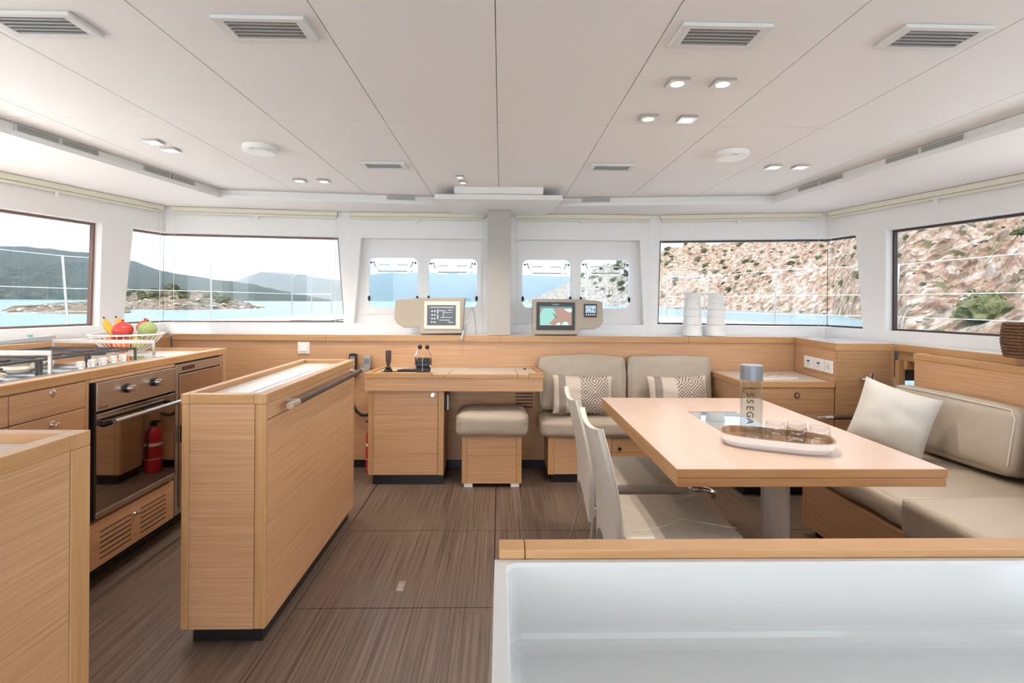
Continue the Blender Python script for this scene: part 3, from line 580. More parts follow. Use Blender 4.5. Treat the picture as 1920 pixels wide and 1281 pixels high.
fruit('melon', 'round green melon resting high on the bowl rim side', 'fruit', (BX + .135, BY - .02, ZW + .148), .050, 'melon', .95, 5, stem=True); fruit('mango', 'green mango low in the bowl under the melon', 'fruit', (BX + .080, BY - .02, ZW + .064), .038, 'mango', 1.05, 6, stem=True)
for k, (dx, dz, lab) in enumerate(((-.10, 0, 'outer yellow banana sticking up from the fruit bowl'), (-.055, .004, 'inner yellow banana beside the red pomegranate'))):
    o = thing('banana', lab, 'banana', (BX + dx, BY + .03, ZW + .1), group='bananas in the fruit bowl')
    pth = [(BX + dx + .05 - .10 * t - .02 * math.sin(t * 3), BY + .02 + .04 * k, ZW + .085 + dz + .125 * t) for t in [i / 10 for i in range(11)]]
    M().tube(pth, [.008, .016, .020, .022, .023, .023, .022, .02, .016, .011, .006], 6).build('skin', 'banana', o, smooth=True)
    e = Vector(pth[-1]); M().tube([e, e + Vector((-.008, 0, .012))], [.006, .004], 6).build('stalk', 'leather_brown', o)
gd = thing('kitchen_tool_case', 'flat grey tool case with a teal cap lying on the ledge behind the hob', 'case', (-2.70, 3.05, 1.0405))
p0 = onz(104, 637, 1.047); p1 = onz(172, 632, 1.047); d = Vector((-2.735, 3.22, 0)) - Vector((-2.83, 2.86, 0))
c = Vector((-2.79, 3.05, 1.056)); dd = d.normalized(); nn = Vector((-dd.y, dd.x, 0))
M().loft([[c + dd * s * .16 + nn * a + Vector((0, 0, b)) for a, b in ((-.03, -.015), (.03, -.015), (.03, .012 + .008 * s), (-.03, .012 + .008 * s))] for s in (-1, 1)]).build('body', 'gadget_grey', gd, .004)
M().lathe([(.012, 0), (.012, .012)], c + dd * .04 + Vector((0, 0, .0175)), 12).build('cap', 'teal', gd)
# near galley unit beside the camera
npn = thing('galley_peninsula', 'oak galley cabinet end with recessed pale top, opposite the oven', 'cabinet', (-1.5, .7, 0))
px_, py_ = -1.125, 1.401
M().box(-1.62, px_ - .002, -.3, py_ - .0, .09, .905).build('carcass', 'oak_dark', npn); M().box(-1.62, px_ - .06, -.3, py_ - .04, .001, .09).build('kick', 'black', npn)
M().box(px_ - .0018, px_ + .014, -.3, py_ - .052, .09, .905).build('side_panel', 'oak', npn, .001); M().box(px_ - .0018, px_ + .016, py_ - .05, py_ + .012, .09, .905).build('corner_post', 'oak_post', npn, .002)
M().box(-1.62, px_ - .034, -.3, py_ - .03, .9055, .918).build('top_surface', 'laminate', npn)
M().box(px_ - .033, px_ + .016, -.3, py_ - .052, .9055, .945).build('edge_trim', 'oak_trim', npn, .002); M().box(-1.62, px_ - .034, py_ - .029, py_ + .012, .9055, .945).build('edge_trim', 'oak_trim', npn, .002); M().box(px_ - .033, px_ + .016, py_ - .051, py_ + .012, .9055, .945).build('corner_block', 'oak_post', npn, .002)
# island
ix0, ix1, iy0, iy1 = -1.19, -.878, 1.94, 3.10
il = thing('galley_island', 'freestanding narrow oak island with recessed white top and handrail', 'island', (-1.03, 2.5, 0))
M().box(ix0 + .03, ix1 - .022, iy0 + .033, iy1 - .03, .001, .064).build('kick', 'black', il); M().box(ix0 + .004, ix1 - .018, iy0 + .018, iy1 - .018, .065, .908).build('carcass', 'oak', il)
M().box(ix0 + .030, ix1 - .042, iy0, iy0 + .017, .065, .908).build('end_panel', 'oak', il, .001)
for x0, x1 in ((ix0, ix0 + .0285), (ix1 - .0405, ix1)): M().box(x0, x1, iy0, iy0 + .017, .065, .908).build('corner_post', 'oak_post', il, .003)
M().box(ix1 - .0175, ix1, iy0 + .0175, iy1 - .02, .065, .845).build('side_panel', 'oak', il, .001); M().box(ix1 - .0175, ix1, iy0 + .0175, iy1 - .02, .848, .908).build('side_rail', 'oak', il, .001); M().box(ix1 - .0175, ix1 + .001, iy1 - .019, iy1, .065, .908).build('corner_post', 'oak_post', il, .002)
M().box(ix0 + .03, ix1 - .045, iy0 + .03, iy1 - .03, .9085, .926).build('top_surface', 'laminate', il); M().box(ix0 + .185, ix0 + .187, iy0 + .03, iy1 - .03, .9261, .9268).build('top_seam', 'seam_dark', il)
for a in ((ix0 - .002, ix0 + .0295, iy0 + .031, iy1 + .002), (ix1 - .0445, ix1 + .003, iy0 + .031, iy1 + .002), (ix0 + .030, ix1 - .045, iy0 - .002, iy0 + .0295), (ix0 + .030, ix1 - .045, iy1 - .0295, iy1 + .002)): M().box(*a, .9085, .947).build('top_trim', 'oak_trim', il, .003)
for a in ((ix0 - .002, ix0 + .0295), (ix1 - .0445, ix1 + .003)): M().box(*a, iy0 - .002, iy0 + .030, .9085, .947).build('corner_block', 'oak_post', il, .003)
hr = M().tube([(ix1 + .045, iy0 + .18, .882), (ix1 + .045, iy1 - .02, .882)], .0135, 14).build('handrail', 'leather_brown', il)
for yy in (iy0 + .20, iy1 - .06): M().tube([(ix1 + .0005, yy, .884), (ix1 + .012, yy, .884), (ix1 + .04, yy, .882)], [.016, .008, .008], 10).build('bracket', 'steel', hr)
M().tube([(ix1 + .045, iy0 + .11, .882), (ix1 + .045, iy0 + .185, .882)], .0150, 14).build('end_cap', 'chrome', hr); M().tube([(ix1 + .045, iy1 - .03, .882), (ix1 + .045, iy1 - .005, .882)], .015, 14).build('end_cap', 'chrome', hr)
# ================================================================== CHART DESK
YP = 3.9995                              # face of the oak panel
def plate(o, nm, px0, py0, px1, py1, y, t, mat, bev=.002):
    a, b = ony(px0, py1, y), ony(px1, py0, y); return M().box(a.x, b.x, y - t, y, a.z, b.z).build(nm, mat, o, bev)
p = ony(570, 652, YP); sw = thing('light_switch', 'cream light switch on the oak panel between galley and chart desk', 'switch', (p.x, YP, p.z - .045))
M().box(p.x - .046, p.x + .046, YP - .010, YP - .0005, p.z - .046, p.z + .046).build('plate', 'cream', sw, .003); M().box(p.x - .028, p.x + .028, YP - .015, YP - .0102, p.z - .028, p.z + .028).build('rocker', 'white_plastic', sw, .002)
def handset(px, py, hh, body, lab):
    p = ony(px, py, YP); o = thing('radio_handset', lab, 'radio', (p.x, YP, p.z - hh), group='radio handsets on the oak panel'); b = M().loft([[(p.x + s * w_, YP - t, p.z + z_) for s, t in ((-1, .012), (1, .012), (1, .045), (-1, .045))] for w_, z_ in ((.020, -hh), (.024, -hh * .2), (.029, hh * .3), (.028, hh * .95), (.018, hh))]).build('body', body, o, .005)
    M().box(p.x - .012, p.x + .012, YP - .012, YP - .0005, p.z - .03, p.z + .03).build('clip', 'black_rubber', o)
    M().box(p.x - .018, p.x + .018, YP - .049, YP - .0452, p.z + hh * .4, p.z + hh * .78).build('screen', 'lcd_dim', o)
    for i in range(3):
        for j in range(4): M().box(p.x - .015 + i * .012, p.x - .008 + i * .012, YP - .0475, YP - .0445, p.z + hh * .2 - j * .018, p.z + hh * .2 - j * .018 + .009).build('key', 'grey_paint' if body != 'black' else 'slat_grey', o)
    return o, p
o, p = handset(664, 685, .095, 'black', 'black radio handset with coiled cord, nearer the island')
c0 = Vector((p.x, YP - .03, p.z - .096)); pts = [c0 + Vector((.0, .0, -.02)), c0 + Vector((-.015, 0, -.09)), c0 + Vector((-.012, 0, -.16))]
M().tube(pts, .003, 6).build('cord', 'black_rubber', o)
pth = [(-.012, -.16), (.0, -.20), (.03, -.255), (.065, -.285), (.105, -.285), (.15, -.27)]; fine = []
for i in range(len(pth) - 1):
    for t in range(8): u = t / 8; fine.append((pth[i][0] * (1 - u) + pth[i + 1][0] * u, pth[i][1] * (1 - u) + pth[i + 1][1] * u))
M().tube([c0 + Vector((x, .0, z)) for x, z in fine], [.0125 if k % 2 else .0095 for k in range(len(fine))], 10).build('coil', 'black_rubber', o)
handset(690, 690, .10, 'slat_grey', 'grey keypad handset beside the black radio')
# extinguisher behind the desk cabinet
ex = thing('fire_extinguisher', 'red fire extinguisher standing in the corner beside the chart desk cabinet', 'extinguisher', (-.962, 3.928, .001))
M().lathe([(.052, 0), (.058, .01), (.058, .27), (.05, .31), (.02, .335), (.016, .34)], (-.962, 3.928, .001), 24).build('cylinder', 'red_paint', ex, smooth=False)
M().lathe([(.0585, .10), (.0585, .22)], (-.962, 3.928, .001), 24, caps=False).build('label_band', 'white_print', ex); M().lathe([(.0588, .105), (.0588, .2)], (-.962, 3.928, .001), 24, caps=False).build('label_ground', 'red_paint', ex)
M().box(-.985, -.94, 3.913, 3.943, .341, .37).box(-1.02, -.95, 3.918, 3.938, .372, .385).build('valve', 'black', ex, .004)
M().tube([(-.962, 3.912, .35), (-.962, 3.88, .33), (-.962, 3.862, .28), (-.962, 3.862, .12)], .008, 8).build('hose', 'black_rubber', ex)
# desk
dk = thing('chart_desk', 'oak chart desk with raised edge, lift-up lid and cupboard on one side', 'desk', (-.33, 3.8, 0))
dx0, dx1, dy0, dz = -.951, .306, 3.60, .797
M().prism([(dx0 + .002, dy0 + .004), (dx1 - .004, dy0 + .004), (.272, 3.996), (-.905, 3.996)], .668, .758).build('apron', 'oak', dk, .001)
M().prism([(dx0 + .03, dy0 + .03), (dx1 - .03, dy0 + .03), (.24, 3.996), (-.872, 3.996)], .7585, .785).build('desk_top', 'desk_laminate', dk)
xl0, xl1 = ony(832, 700, 3.6).x, ony(971, 700, 3.6).x
M().prism([(xl0 + .03, dy0 + .028), (xl1, dy0 + .028), (xl1 - .02, 3.9), (xl0 + .045, 3.9)], .7852, .789).build('lid', 'desk_laminate', dk, .001)
M().box(xl0 + .042, xl1 - .02, 3.9015, 3.905, .785, .7865).build('lid_gap', 'seam_dark', dk); M().box(xl0 + .15, xl1 - .15, 3.898, 3.904, .789, .791).build('lid_hinge', 'grey_paint', dk)
xm = ony(818, 700, 3.6).x; xr = ony(986, 700, 3.6).x
for poly, z1 in (([(dx0, dy0), (xm - .03, dy0), (xm - .03, dy0 + .028), (dx0, dy0 + .028)], dz), ([(xm - .0295, dy0), (xl0 - .001, dy0), (xl0 - .001, dy0 + .028), (xm - .0295, dy0 + .028)], dz - .012), ([(xl0 + .001, dy0), (xl1 - .001, dy0), (xl1 - .001, dy0 + .0275), (xl0 + .001, dy0 + .0275)], dz - .012), ([(xl1 + .001, dy0), (xr + .02, dy0), (xr + .02, dy0 + .028), (xl1 + .001, dy0 + .028)], dz - .012), ([(xr + .0205, dy0), (dx1, dy0), (dx1, dy0 + .028), (xr + .0205, dy0 + .028)], dz),
                ([(dx0, dy0 + .0285), (dx0 + .028, dy0 + .0285), (-.874, 3.996), (-.905, 3.996)], dz), ([(dx1 - .028, dy0 + .0285), (dx1, dy0 + .0285), (.272, 3.996), (.244, 3.996)], dz)):
    M().prism(poly, .7585, z1).build('edge_trim', 'oak_trim', dk, .003)
M().prism([(xl0 + .024, dy0 + .029), (xl0 + .029, dy0 + .029), (xl0 + .044, 3.9), (xl0 + .039, 3.9)], .7851, .7875).prism([(xl1 + .001, dy0 + .029), (xl1 + .006, dy0 + .029), (xl1 - .014, 3.9), (xl1 - .019, 3.9)], .7851, .7875).build('lid_gap', 'seam_dark', dk)
M().lathe([(.012, 0), (.012, .006), (.006, .008)], (.185, 3.9, .7855), 14).build('lid_stud', 'leather_brown', dk)
cx0, cx1, cyf = ony(690, 800, 3.63).x, ony(832, 800, 3.63).x, 3.63
cb = M().box(cx0 + .002, cx1 - .002, cyf + .02, 3.855, .07, .6675).build('cupboard_body', 'oak_dark', dk); M().box(cx0 + .03, cx1, cyf + .025, 3.855, .001, .0695).build('kick', 'black', dk)
for a, b in ((cx0, cx0 + .034), (cx1 - .040, cx1)): M().box(a, b, cyf, cyf + .0195, .07, .6675).build('corner_post', 'oak_post', dk, .002)
cdr = M().box(cx0 + .036, cx1 - .043, cyf, cyf + .018, .072, .664).build('cupboard_door', 'oak', dk, .001)
k = ony(811, 741, cyf); M().lathe([(.015, 0), (.015, -.003), (.006, -.004), (.006, -.010), (.011, -.012), (.011, -.020)], (k.x, cyf - .0002, k.z), 16, axis='y').build('knob', 'chrome', cdr)
# things on the desk
ZD = .7852
js = thing('joystick', 'black helm joystick with metal collar on the desk corner', 'joystick', (-.80, 3.72, ZD)); jx, jy = -.805, 3.70
M().box(jx - .055, jx + .055, jy - .05, jy + .05, ZD + .0003, ZD + .004).build('base_plate', 'black', js, .002); M().lathe([(.032, .004), (.028, .022), (.018, .028), (.022, .032), (.022, .038), (.012, .044)], (jx, jy, ZD), 18).build('collar', 'black', js)
M().lathe([(.0225, .0385), (.0225, .041)], (jx, jy, ZD), 18).build('ring', 'chrome', js); M().lathe([(.009, .044), (.014, .06), (.020, .09), (.020, .155), (.017, .160)], (jx, jy, ZD), 16).build('grip', 'leather_brown', js, smooth=False)
tr = thing('throttle_control', 'twin lever throttle with black knobs on the chart desk', 'throttle', (-.555, 3.70, ZD)); tx, ty = ony(794, 690, 3.68).x, 3.68
M().lathe([(.001, -.045), (.045, -.045), (.05, -.04), (.05, .04), (.045, .045), (.001, .045)], (tx, ty, ZD + .06), 24, axis='x').box(tx - .045, tx + .045, ty - .045, ty + .045, ZD + .0003, ZD + .06).build('drum', 'black', tr)
M().box(tx - .0015, tx + .0015, ty - .0515, ty + .04, ZD + .02, ZD + .1108).build('centre_line', 'grey_paint', tr)
for s in (-1, 1):
    hbm = M().lathe([(.016, 0), (.016, s * .010), (.01, s * .014)], (tx + s * .0455, ty, ZD + .045), 14, axis='x').build('hub', 'chrome', tr)
    M().tube([(tx + s * .056, ty, ZD + .045), (tx + s * .055, ty - .002, ZD + .12), (tx + s * .045, ty, ZD + .155), (tx + s * .030, ty, ZD + .178)], .005, 8).build('lever', 'chrome', tr); M().ball((tx + s * .026, ty, ZD + .186), .0165).build('lever_knob', 'black', tr, smooth=True)
bt = thing('switch_panel', 'low black switch panel between joystick and throttle', 'panel', (-.68, 3.78, ZD)); a = -.72
M().prism([(a - .03, 3.73), (a + .10, 3.73), (a + .13, 3.84), (a + .045, 3.84)], ZD + .0003, ZD + .016).build('housing', 'black', bt, .004); M().prism([(a, 3.765), (a + .09, 3.765), (a + .095, 3.785), (a + .015, 3.785)], ZD + .0162, ZD + .019).build('bar', 'slat_grey', bt)
th = thing('torch', 'slim grey torch clipped in a black bracket beside the desk cupboard', 'torch', (cx1 + .02, 3.72, .48)); q = Vector((cx1 + .0185, 3.72, ony(838, 752, 3.72).z))
M().box(cx1 + .0008, cx1 + .009, 3.695, 3.745, q.z - .07, q.z + .07).build('bracket', 'black', th, .002); M().tube([(q.x, 3.72, q.z - .062), (q.x, 3.72, q.z + .045)], .009, 12).build('body', 'alu_grey', th); M().tube([(q.x, 3.72, q.z + .0455), (q.x, 3.72, q.z + .07)], .0085, 12).build('head', 'black', th)
vg = thing('panel_vent', 'dark slotted vent in the oak panel beside the stool', 'vent', (.18, 3.999, .48))
for k in range(5): a, b = ony(966, 738 + k * 6.2, YP), ony(999, 738 + k * 6.2, YP); M().box(a.x, b.x, YP - .002, YP - .0003, a.z - .004, a.z + .004).build('slot', 'dark_gap', vg)
# monitors on the shelf
ZS = 1.0365
def pod(nm, lab, poly, y0, y1):
    pts = [ony(a, b, y0) for a, b in poly]; zmin = min(p.z for p in pts); dzp = ZS + .006 - zmin
    o = thing(nm, lab, 'monitor', (sum(p.x for p in pts) / len(pts), (y0 + y1) / 2, ZS)); m = M().loft([[(p.x, y0, p.z + dzp) for p in pts], [(p.x, y1, p.z + dzp - .0) for p in pts]]); m.build('housing', 'pod_beige', o, .008)
    return o, dzp
y0 = 4.03
o, dzp = pod('systems_monitor', 'beige console pod with white bezel systems screen on the window shelf', [(741, 564), (775, 561), (872, 560), (866, 627), (786, 628), (785, 616), (758, 616), (745, 609), (739, 600)], y0, 4.14)
def pq(px, py, y=4.03): p = ony(px, py, y); return Vector((p.x, y, p.z + dzp))
def pbox(o, nm, x0, ya, x1, yb, t0, t1, mat, bev=0): a, b = pq(x0, yb), pq(x1, ya); return M().box(a.x, b.x, y0 - t1, y0 - t0, a.z, b.z).build(nm, mat, o, bev)
bz = pbox(o, 'bezel', 795, 567, 863, 618.5, .0003, .008, 'cream', .003); scn = pbox(o, 'screen', 801, 574, 855, 611.5, .0082, .0095, 'screen_dark')
for xa, ya, xb, yb in ((806, 577.5, 851, 578.5), (823, 584, 836, 585), (840, 583, 848, 584), (832, 587.5, 848, 588.3), (831, 587, 832, 597), (826, 596.5, 848, 597.3), (824, 601.5, 844, 602.3), (809, 584, 812, 586.5), (814, 584, 817, 586.5), (820, 582, 822, 590), (809, 591, 812, 593.5), (814, 591, 817, 593.5), (820, 592, 822, 600), (809, 598, 812, 600.5), (814, 598, 817, 600.5), (808, 604.5, 812, 606.5), (814, 604.5, 817, 607), (840, 605.5, 850, 606.5)):
    pbox(scn, 'screen_mark', xa, ya, xb, yb, .0096, .0099, 'screen_line')
a, b = pq(786, 628), pq(866, 628); M().box(a.x + .01, b.x - .01, 4.05, 4.13, ZS + .0003, ZS + .0065).build('foot', 'black_rubber', o)
o, dzp = pod('chart_plotter', 'beige console pod with colour chart plotter and small round-dial instrument', [(999, 562), (1086, 562), (1125, 565.7), (1130, 569), (1130.6, 605.5), (1125, 614), (1113, 618.8), (1086, 618.8), (1085.4, 628.6), (1001, 628.6), (998.6, 625)], y0, 4.14)
bz = pbox(o, 'bezel', 1005.7, 568.3, 1078, 619.7, .0003, .008, 'black', .003); scn = pbox(o, 'screen', 1012, 576, 1072, 611, .0082, .0092, 'chart_land')
def flat(par, nm, pts, d_, mat):
    q = [pq(*p) for p in pts]; M().add([(p.x, y0 - d_, p.z) for p in q], [tuple(range(len(q)))]).build(nm, mat, par)
flat(scn, 'chart_area', [(1012, 590), (1016, 584), (1020, 579), (1036, 579), (1040, 584), (1041.5, 591), (1039, 597), (1035, 603), (1028, 607), (1034, 609.5), (1040, 610.5), (1012, 610.8)], .0094, 'chart_sea')
flat(scn, 'chart_area', [(1057, 580), (1071.8, 580), (1071.8, 586), (1067, 587), (1061, 584)], .0094, 'chart_shallow'); flat(scn, 'chart_area', [(1053, 610.6), (1055, 606), (1060, 604), (1065, 606.5), (1066, 610.6)], .0094, 'chart_shallow'); flat(scn, 'chart_area', [(1041, 610.6), (1045, 606.5), (1049, 605.5), (1051, 608.5), (1050, 610.6)], .0094, 'chart_shallow')
flat(scn, 'chart_area', [(1035, 588), (1037, 588), (1043, 594), (1046, 592), (1044, 596), (1041, 596)], .0096, 'chart_edge'); flat(scn, 'toolbar', [(1012, 576), (1072, 576), (1072, 579), (1012, 579)], .0097, 'chart_edge')
c = (pq(1020, 572) + pq(1064, 572)) / 2; text('brand_text', 'Raymarine', .0125, 'white_print', o, Vector((c.x, y0 - .0086, c.z)) - o.location, (math.pi / 2, 0, 0))
ins = pbox(o, 'instrument', 1094.7, 571.4, 1118.6, 595.8, .0003, .010, 'black', .004); ls = pbox(ins, 'instrument_screen', 1097.5, 574.5, 1116.5, 587.5, .0102, .0112, 'lcd')
cc = pq(1104.5, 581.5); ring = M()
for k in range(24):
    a0, a1 = 2 * math.pi * k / 24, 2 * math.pi * (k + 1) / 24; ring.add([(cc.x + r * math.cos(a), y0 - .0114, cc.z + r * math.sin(a)) for r, a in ((.022, a0), (.022, a1), (.018, a1), (.018, a0))], [(0, 1, 2, 3)])
ring.build('dial_ring', 'lcd_ink', ls); pbox(ls, 'dial_needle', 1104, 580, 1110, 581, .0113, .0116, 'lcd_ink'); pbox(ls, 'readout', 1112.5, 580, 1115, 585, .0113, .0116, 'lcd_ink')
for k in range(5): pbox(ins, 'key', 1098 + k * 3.9, 590, 1100 + k * 3.9, 592.5, .0102, .0115, 'white_print')
a, b = pq(1001, 628), pq(1085, 628); M().box(a.x + .01, b.x - .01, 4.05, 4.13, ZS + .0003, ZS + .0065).build('foot', 'black_rubber', o)
# gooseneck lamp
gn = thing('gooseneck_lamp', 'thin silver gooseneck lamp arching over the shelf edge beside the column', 'lamp', (ony(893, 628, 4.05).x, 4.05, ZS)); P_ = [(893, 629), (892, 612), (889.5, 590), (886, 578), (883.5, 576), (880, 580), (875, 590), (872, 604), (870, 618)]
gp = [ony(a, b, 4.05 - .012 * k) for k, (a, b) in enumerate(P_)]; gp[0].z = ZS + .003; M().tube(gp, .0035, 8).build('neck', 'alu_grey', gn, smooth=True); M().lathe([(.014, .0004), (.014, .004)], (gp[0].x, gp[0].y, ZS), 14).build('foot', 'alu_grey', gn)
e = gp[-1]; M().tube([e, e + Vector((-.006, -.004, -.025)), e + Vector((-.016, -.008, -.07)), e + Vector((-.018, -.009, -.09))], [.004, .009, .012, .008], 12).build('lamp_head', 'alu_grey', gn, smooth=True)
# stacked cups
for sx, nm in ((1298, 'nearer the chart plotter'), (1342, 'nearer the sideboard corner')):
    cx = ony(sx, 600, 4.12).x; lv = [0, .088, .155, .212, .262, .302, .344]; od = ('bottom', 'second from the bottom', 'third from the bottom', 'fourth from the bottom', 'second from the top', 'topmost')
    for k in range(6):
        z0, z1 = ZS + .0004 + lv[k] + .0006 * k, ZS + lv[k + 1] + .0006 * k; r0 = .076 - .0028 * k; o = thing('plastic_cup', 'white plastic cup, %s of the upside-down stack %s' % (od[k], nm), 'cup', (cx, 4.12, z0), group='white cups stacked on the window shelf')
        M().lathe([(r0, z0 + .006), (r0 - .0065, z1)], (cx, 4.12, 0), 28).build('shell', 'white_plastic', o); M().lathe([(r0 + .0015, z0), (r0 + .0015, z0 + .0058)], (cx, 4.12, 0), 28).build('lip', 'white_plastic', o)
# stool
so_ = thing('stool', 'oak box stool with padded taupe cushion under the chart desk', 'stool', (-.06, 3.78, 0)); sx0, sx1 = ony(866, 850, 3.58).x, ony(978, 850, 3.58).x; sy0, sy1 = 3.58, 3.93
M().box(sx0 + .002, sx1 - .002, sy0 + .016, sy1, .028, .358).build('box', 'oak_dark', so_)
for a, b in ((sx0, sx0 + .034), (sx1 - .036, sx1)): M().box(a, b, sy0, sy0 + .0155, .028, .358).build('corner_post', 'oak_post', so_, .002)
M().box(sx0 + .035, sx1 - .037, sy0 + .001, sy0 + .0155, .028, .358).build('front_panel', 'oak', so_, .001)
for a in (sx0 + .015, sx1 - .075):
    for yy in (sy0 + .004, sy1 - .08): M().box(a, a + .06, yy, yy + .06, .0008, .0275).build('foot', 'white_plastic', so_, .002)
q = cushion((sx1 - sx0) / 2 + .035, .185, .077, .035, .014, .004, seed=3); q.xf(Matrix.Translation(((sx0 + sx1) / 2, 3.735, .437))).build('seat_cushion', 'leather', so_, smooth=True)
M().tube([((sx0 - .035), 3.549, .455), (sx1 + .035, 3.549, .455)], .0018, 6).build('seam', 'seam_dark', so_)
# ================================================================== FRONT SETTEE
fs = thing('front_settee', 'oak settee base with taupe leather seat below the front panel', 'sofa', (1.0, 3.8, 0)); fx0, fx1 = .345, 1.60
M().box(fx0 + .002, fx1, 3.676, 3.998, .065, .330).build('base', 'oak_dark', fs); M().box(fx0 + .03, fx1, 3.69, 3.99, .001, .0645).build('kick', 'black', fs)
M().box(fx0, fx0 + .042, 3.655, 3.6755, .065, .330).build('corner_post', 'oak_post', fs, .002); M().box(fx0 + .043, .80, 3.658, 3.6755, .067, .330).build('front_panel', 'oak', fs, .001); dd_ = M().box(.803, fx1, 3.658, 3.6755, .067, .330).build('drawer_front', 'oak_dark', fs, .001)
M().lathe([(.012, 0), (.012, -.012)], (.86, 3.6575, .25), 12, axis='y').build('knob', 'black', dd_)
q = cushion(.655, .165, .064, .04, .012, .005, 16, 5); q.xf(Matrix.Translation((.95, 3.79, .396))).build('seat_cushion', 'leather', fs, smooth=True)
for k, (a, b) in enumerate(((.304, .948), (.982, 1.602))):
    o = thing('back_cushion', ('taupe leather back cushion beside the chart desk' if k == 0 else 'taupe leather back cushion beside the low sideboard'), 'cushion', ((a + b) / 2, 3.92, .490), group='taupe back cushions of the front settee')
    q = cushion((b - a) / 2, .06, .195, .026, .014, .010, 16, 8 + k); q.xf(Matrix.Translation((0, 0, .198)) @ Matrix.Rotation(-.10, 4, 'X')).build('cover', 'leather', o, smooth=True, local=True)
for k, (x, lab) in enumerate(((.605, 'woven stripe and lozenge cushion beside the chart desk'), (1.31, 'woven stripe and lozenge cushion next to the low sideboard'))):
    o = thing('throw_pillow', lab, 'pillow', (x, 3.742, .478), 0, group='woven lozenge cushions'); q = pillow(.44, .28, .14, 18, 3 + k, .045); q.xf(Matrix.Translation((0, 0, .145)) @ Matrix.Rotation(-.22, 4, 'X') @ Matrix.Rotation(.02 * (1 - 2 * k), 4, 'Y'))
    q.build('cover', 'woven', o, smooth=True, local=True)
# ================================================================== STARBOARD JOINERY
sd = thing('sideboard', 'low oak sideboard with a round-pull drawer in the front corner', 'sideboard', (1.95, 3.7, 0)); SF = 3.40
M().box(1.64, 2.255, SF + .02, 3.98, .065, .735).build('carcass', 'oak', sd); M().box(1.66, 2.25, SF + .05, 3.98, .001, .0645).build('kick', 'black', sd)
M().prism([(1.655, SF + .03), (2.25, SF + .03), (2.3, 3.98), (1.655, 3.98)], .7355, .768).build('top', 'desk_laminate', sd); M().box(1.625, 2.251, SF - .004, SF + .0295, .7355, .775).build('edge_trim', 'oak_trim', sd, .002); M().box(1.625, 1.6545, SF + .03, 3.98, .7355, .775).build('edge_trim', 'oak_trim', sd, .002)
dw = M().box(1.642, 2.249, SF, SF + .0195, .40, .732).build('drawer', 'oak_dark', sd, .001); M().box(1.642, 2.249, SF, SF + .0195, .067, .396).build('drawer', 'oak_dark', sd, .001)
k = ony(1494, 741, SF); M().lathe([(.019, 0), (.019, -.006), (.013, -.007)], (k.x, SF - .0003, k.z), 18, axis='y').build('pull', 'leather_brown', dw); M().lathe([(.009, -.0072), (.009, -.0085)], (k.x, SF, k.z), 14, axis='y').build('pull_centre', 'oak_trim', dw)
mg = thing('magazine', 'printed map booklet lying flat on the low sideboard', 'magazine', (1.96, 3.68, .7685), .12); M().box(-.15, .15, -.10, .10, .0003, .006).build('pages', 'white_plastic', mg, local=True); M().box(-.15, .15, -.10, .10, .0062, .0075).build('cover', 'sheet_print', mg, local=True)
for k in range(6): M().ball((-.11 + .045 * k, -.05 + .09 * (k % 2), .008), .03, 1, .6, .04, 10, 4).build('cover_print', 'sheet_dark' if k % 2 else 'cream', mg, local=True)
tc = thing('tall_cupboard', 'oak cupboard block rising to the window shelf beside the sofa', 'cupboard', (2.45, 3.6, 0)); sidep = [(2.256, SF), (2.318, 3.98)]
M().prism([(2.258, SF + .002), (2.643, SF + .002), (2.655, 3.5), (2.60, 3.98), (2.32, 3.98)], .001, .985).build('carcass', 'oak', tc); M().box(2.2565, 2.622, SF - .018, SF + .0015, .07, .985).build('door', 'oak_dark', tc, .001); M().box(2.623, 2.645, SF - .018, SF + .0015, .07, .985).build('corner_post', 'oak_post', tc, .001)
M().prism([(2.25, SF - .02), (2.645, SF - .02), (2.645, SF), (2.25, SF)], .9855, 1.036).prism([(2.25, SF + .0005), (2.275, SF + .0005), (2.34, 3.98), (2.315, 3.98)], .9855, 1.036).build('edge_trim', 'oak_trim', tc, .002); M().prism([(2.276, SF + .0005), (2.645, SF + .0005), (2.75, SF + .0005), (2.735, 3.5), (2.62, 3.98), (2.341, 3.98)], .9855, 1.033).build('top', 'gloss_white', tc)
dS = Vector((sidep[1][0] - sidep[0][0], sidep[1][1] - sidep[0][1], 0)).normalized(); rzS = math.atan2(dS.y, dS.x)
for k, (pa, pb, lab) in enumerate(((1510, 1527, 'white socket plate with USB slot closest to the window shelf panel'), (1528.5, 1546.5, 'white socket plate with USB slot in the middle of three'), (1548.5, 1563.5, 'white round pin power socket next to the cupboard door'))):
    A, B = online(pa, 672, *sidep), online(pb, 675, *sidep); c = (A + B) / 2; w_ = (B - A).length / 2 - .001
    o = thing('wall_socket', lab, 'socket', (c.x, c.y, .868), rzS, 'socket plates on the oak side panel'); M().box(-w_, w_, .0005, .011, -.043, .043).build('plate', 'white_plastic', o, .003, local=True)
    if k < 2: M().box(-.018, .018, .0112, .0125, .004, .016).build('slot', 'black', o, local=True); M().box(-.022, .022, .0112, .0122, -.022, -.008).build('strip', 'vent_frame', o, local=True)
    else:
        M().lathe([(.024, .0112), (.024, .0125)], (0, 0, 0), 20, axis='y').build('face', 'vent_frame', o, local=True)
        for s in (-1, 1): M().lathe([(.003, .0126), (.003, .0132)], (s * .009, 0, .002), 10, axis='y').build('pin_hole', 'black', o, local=True)
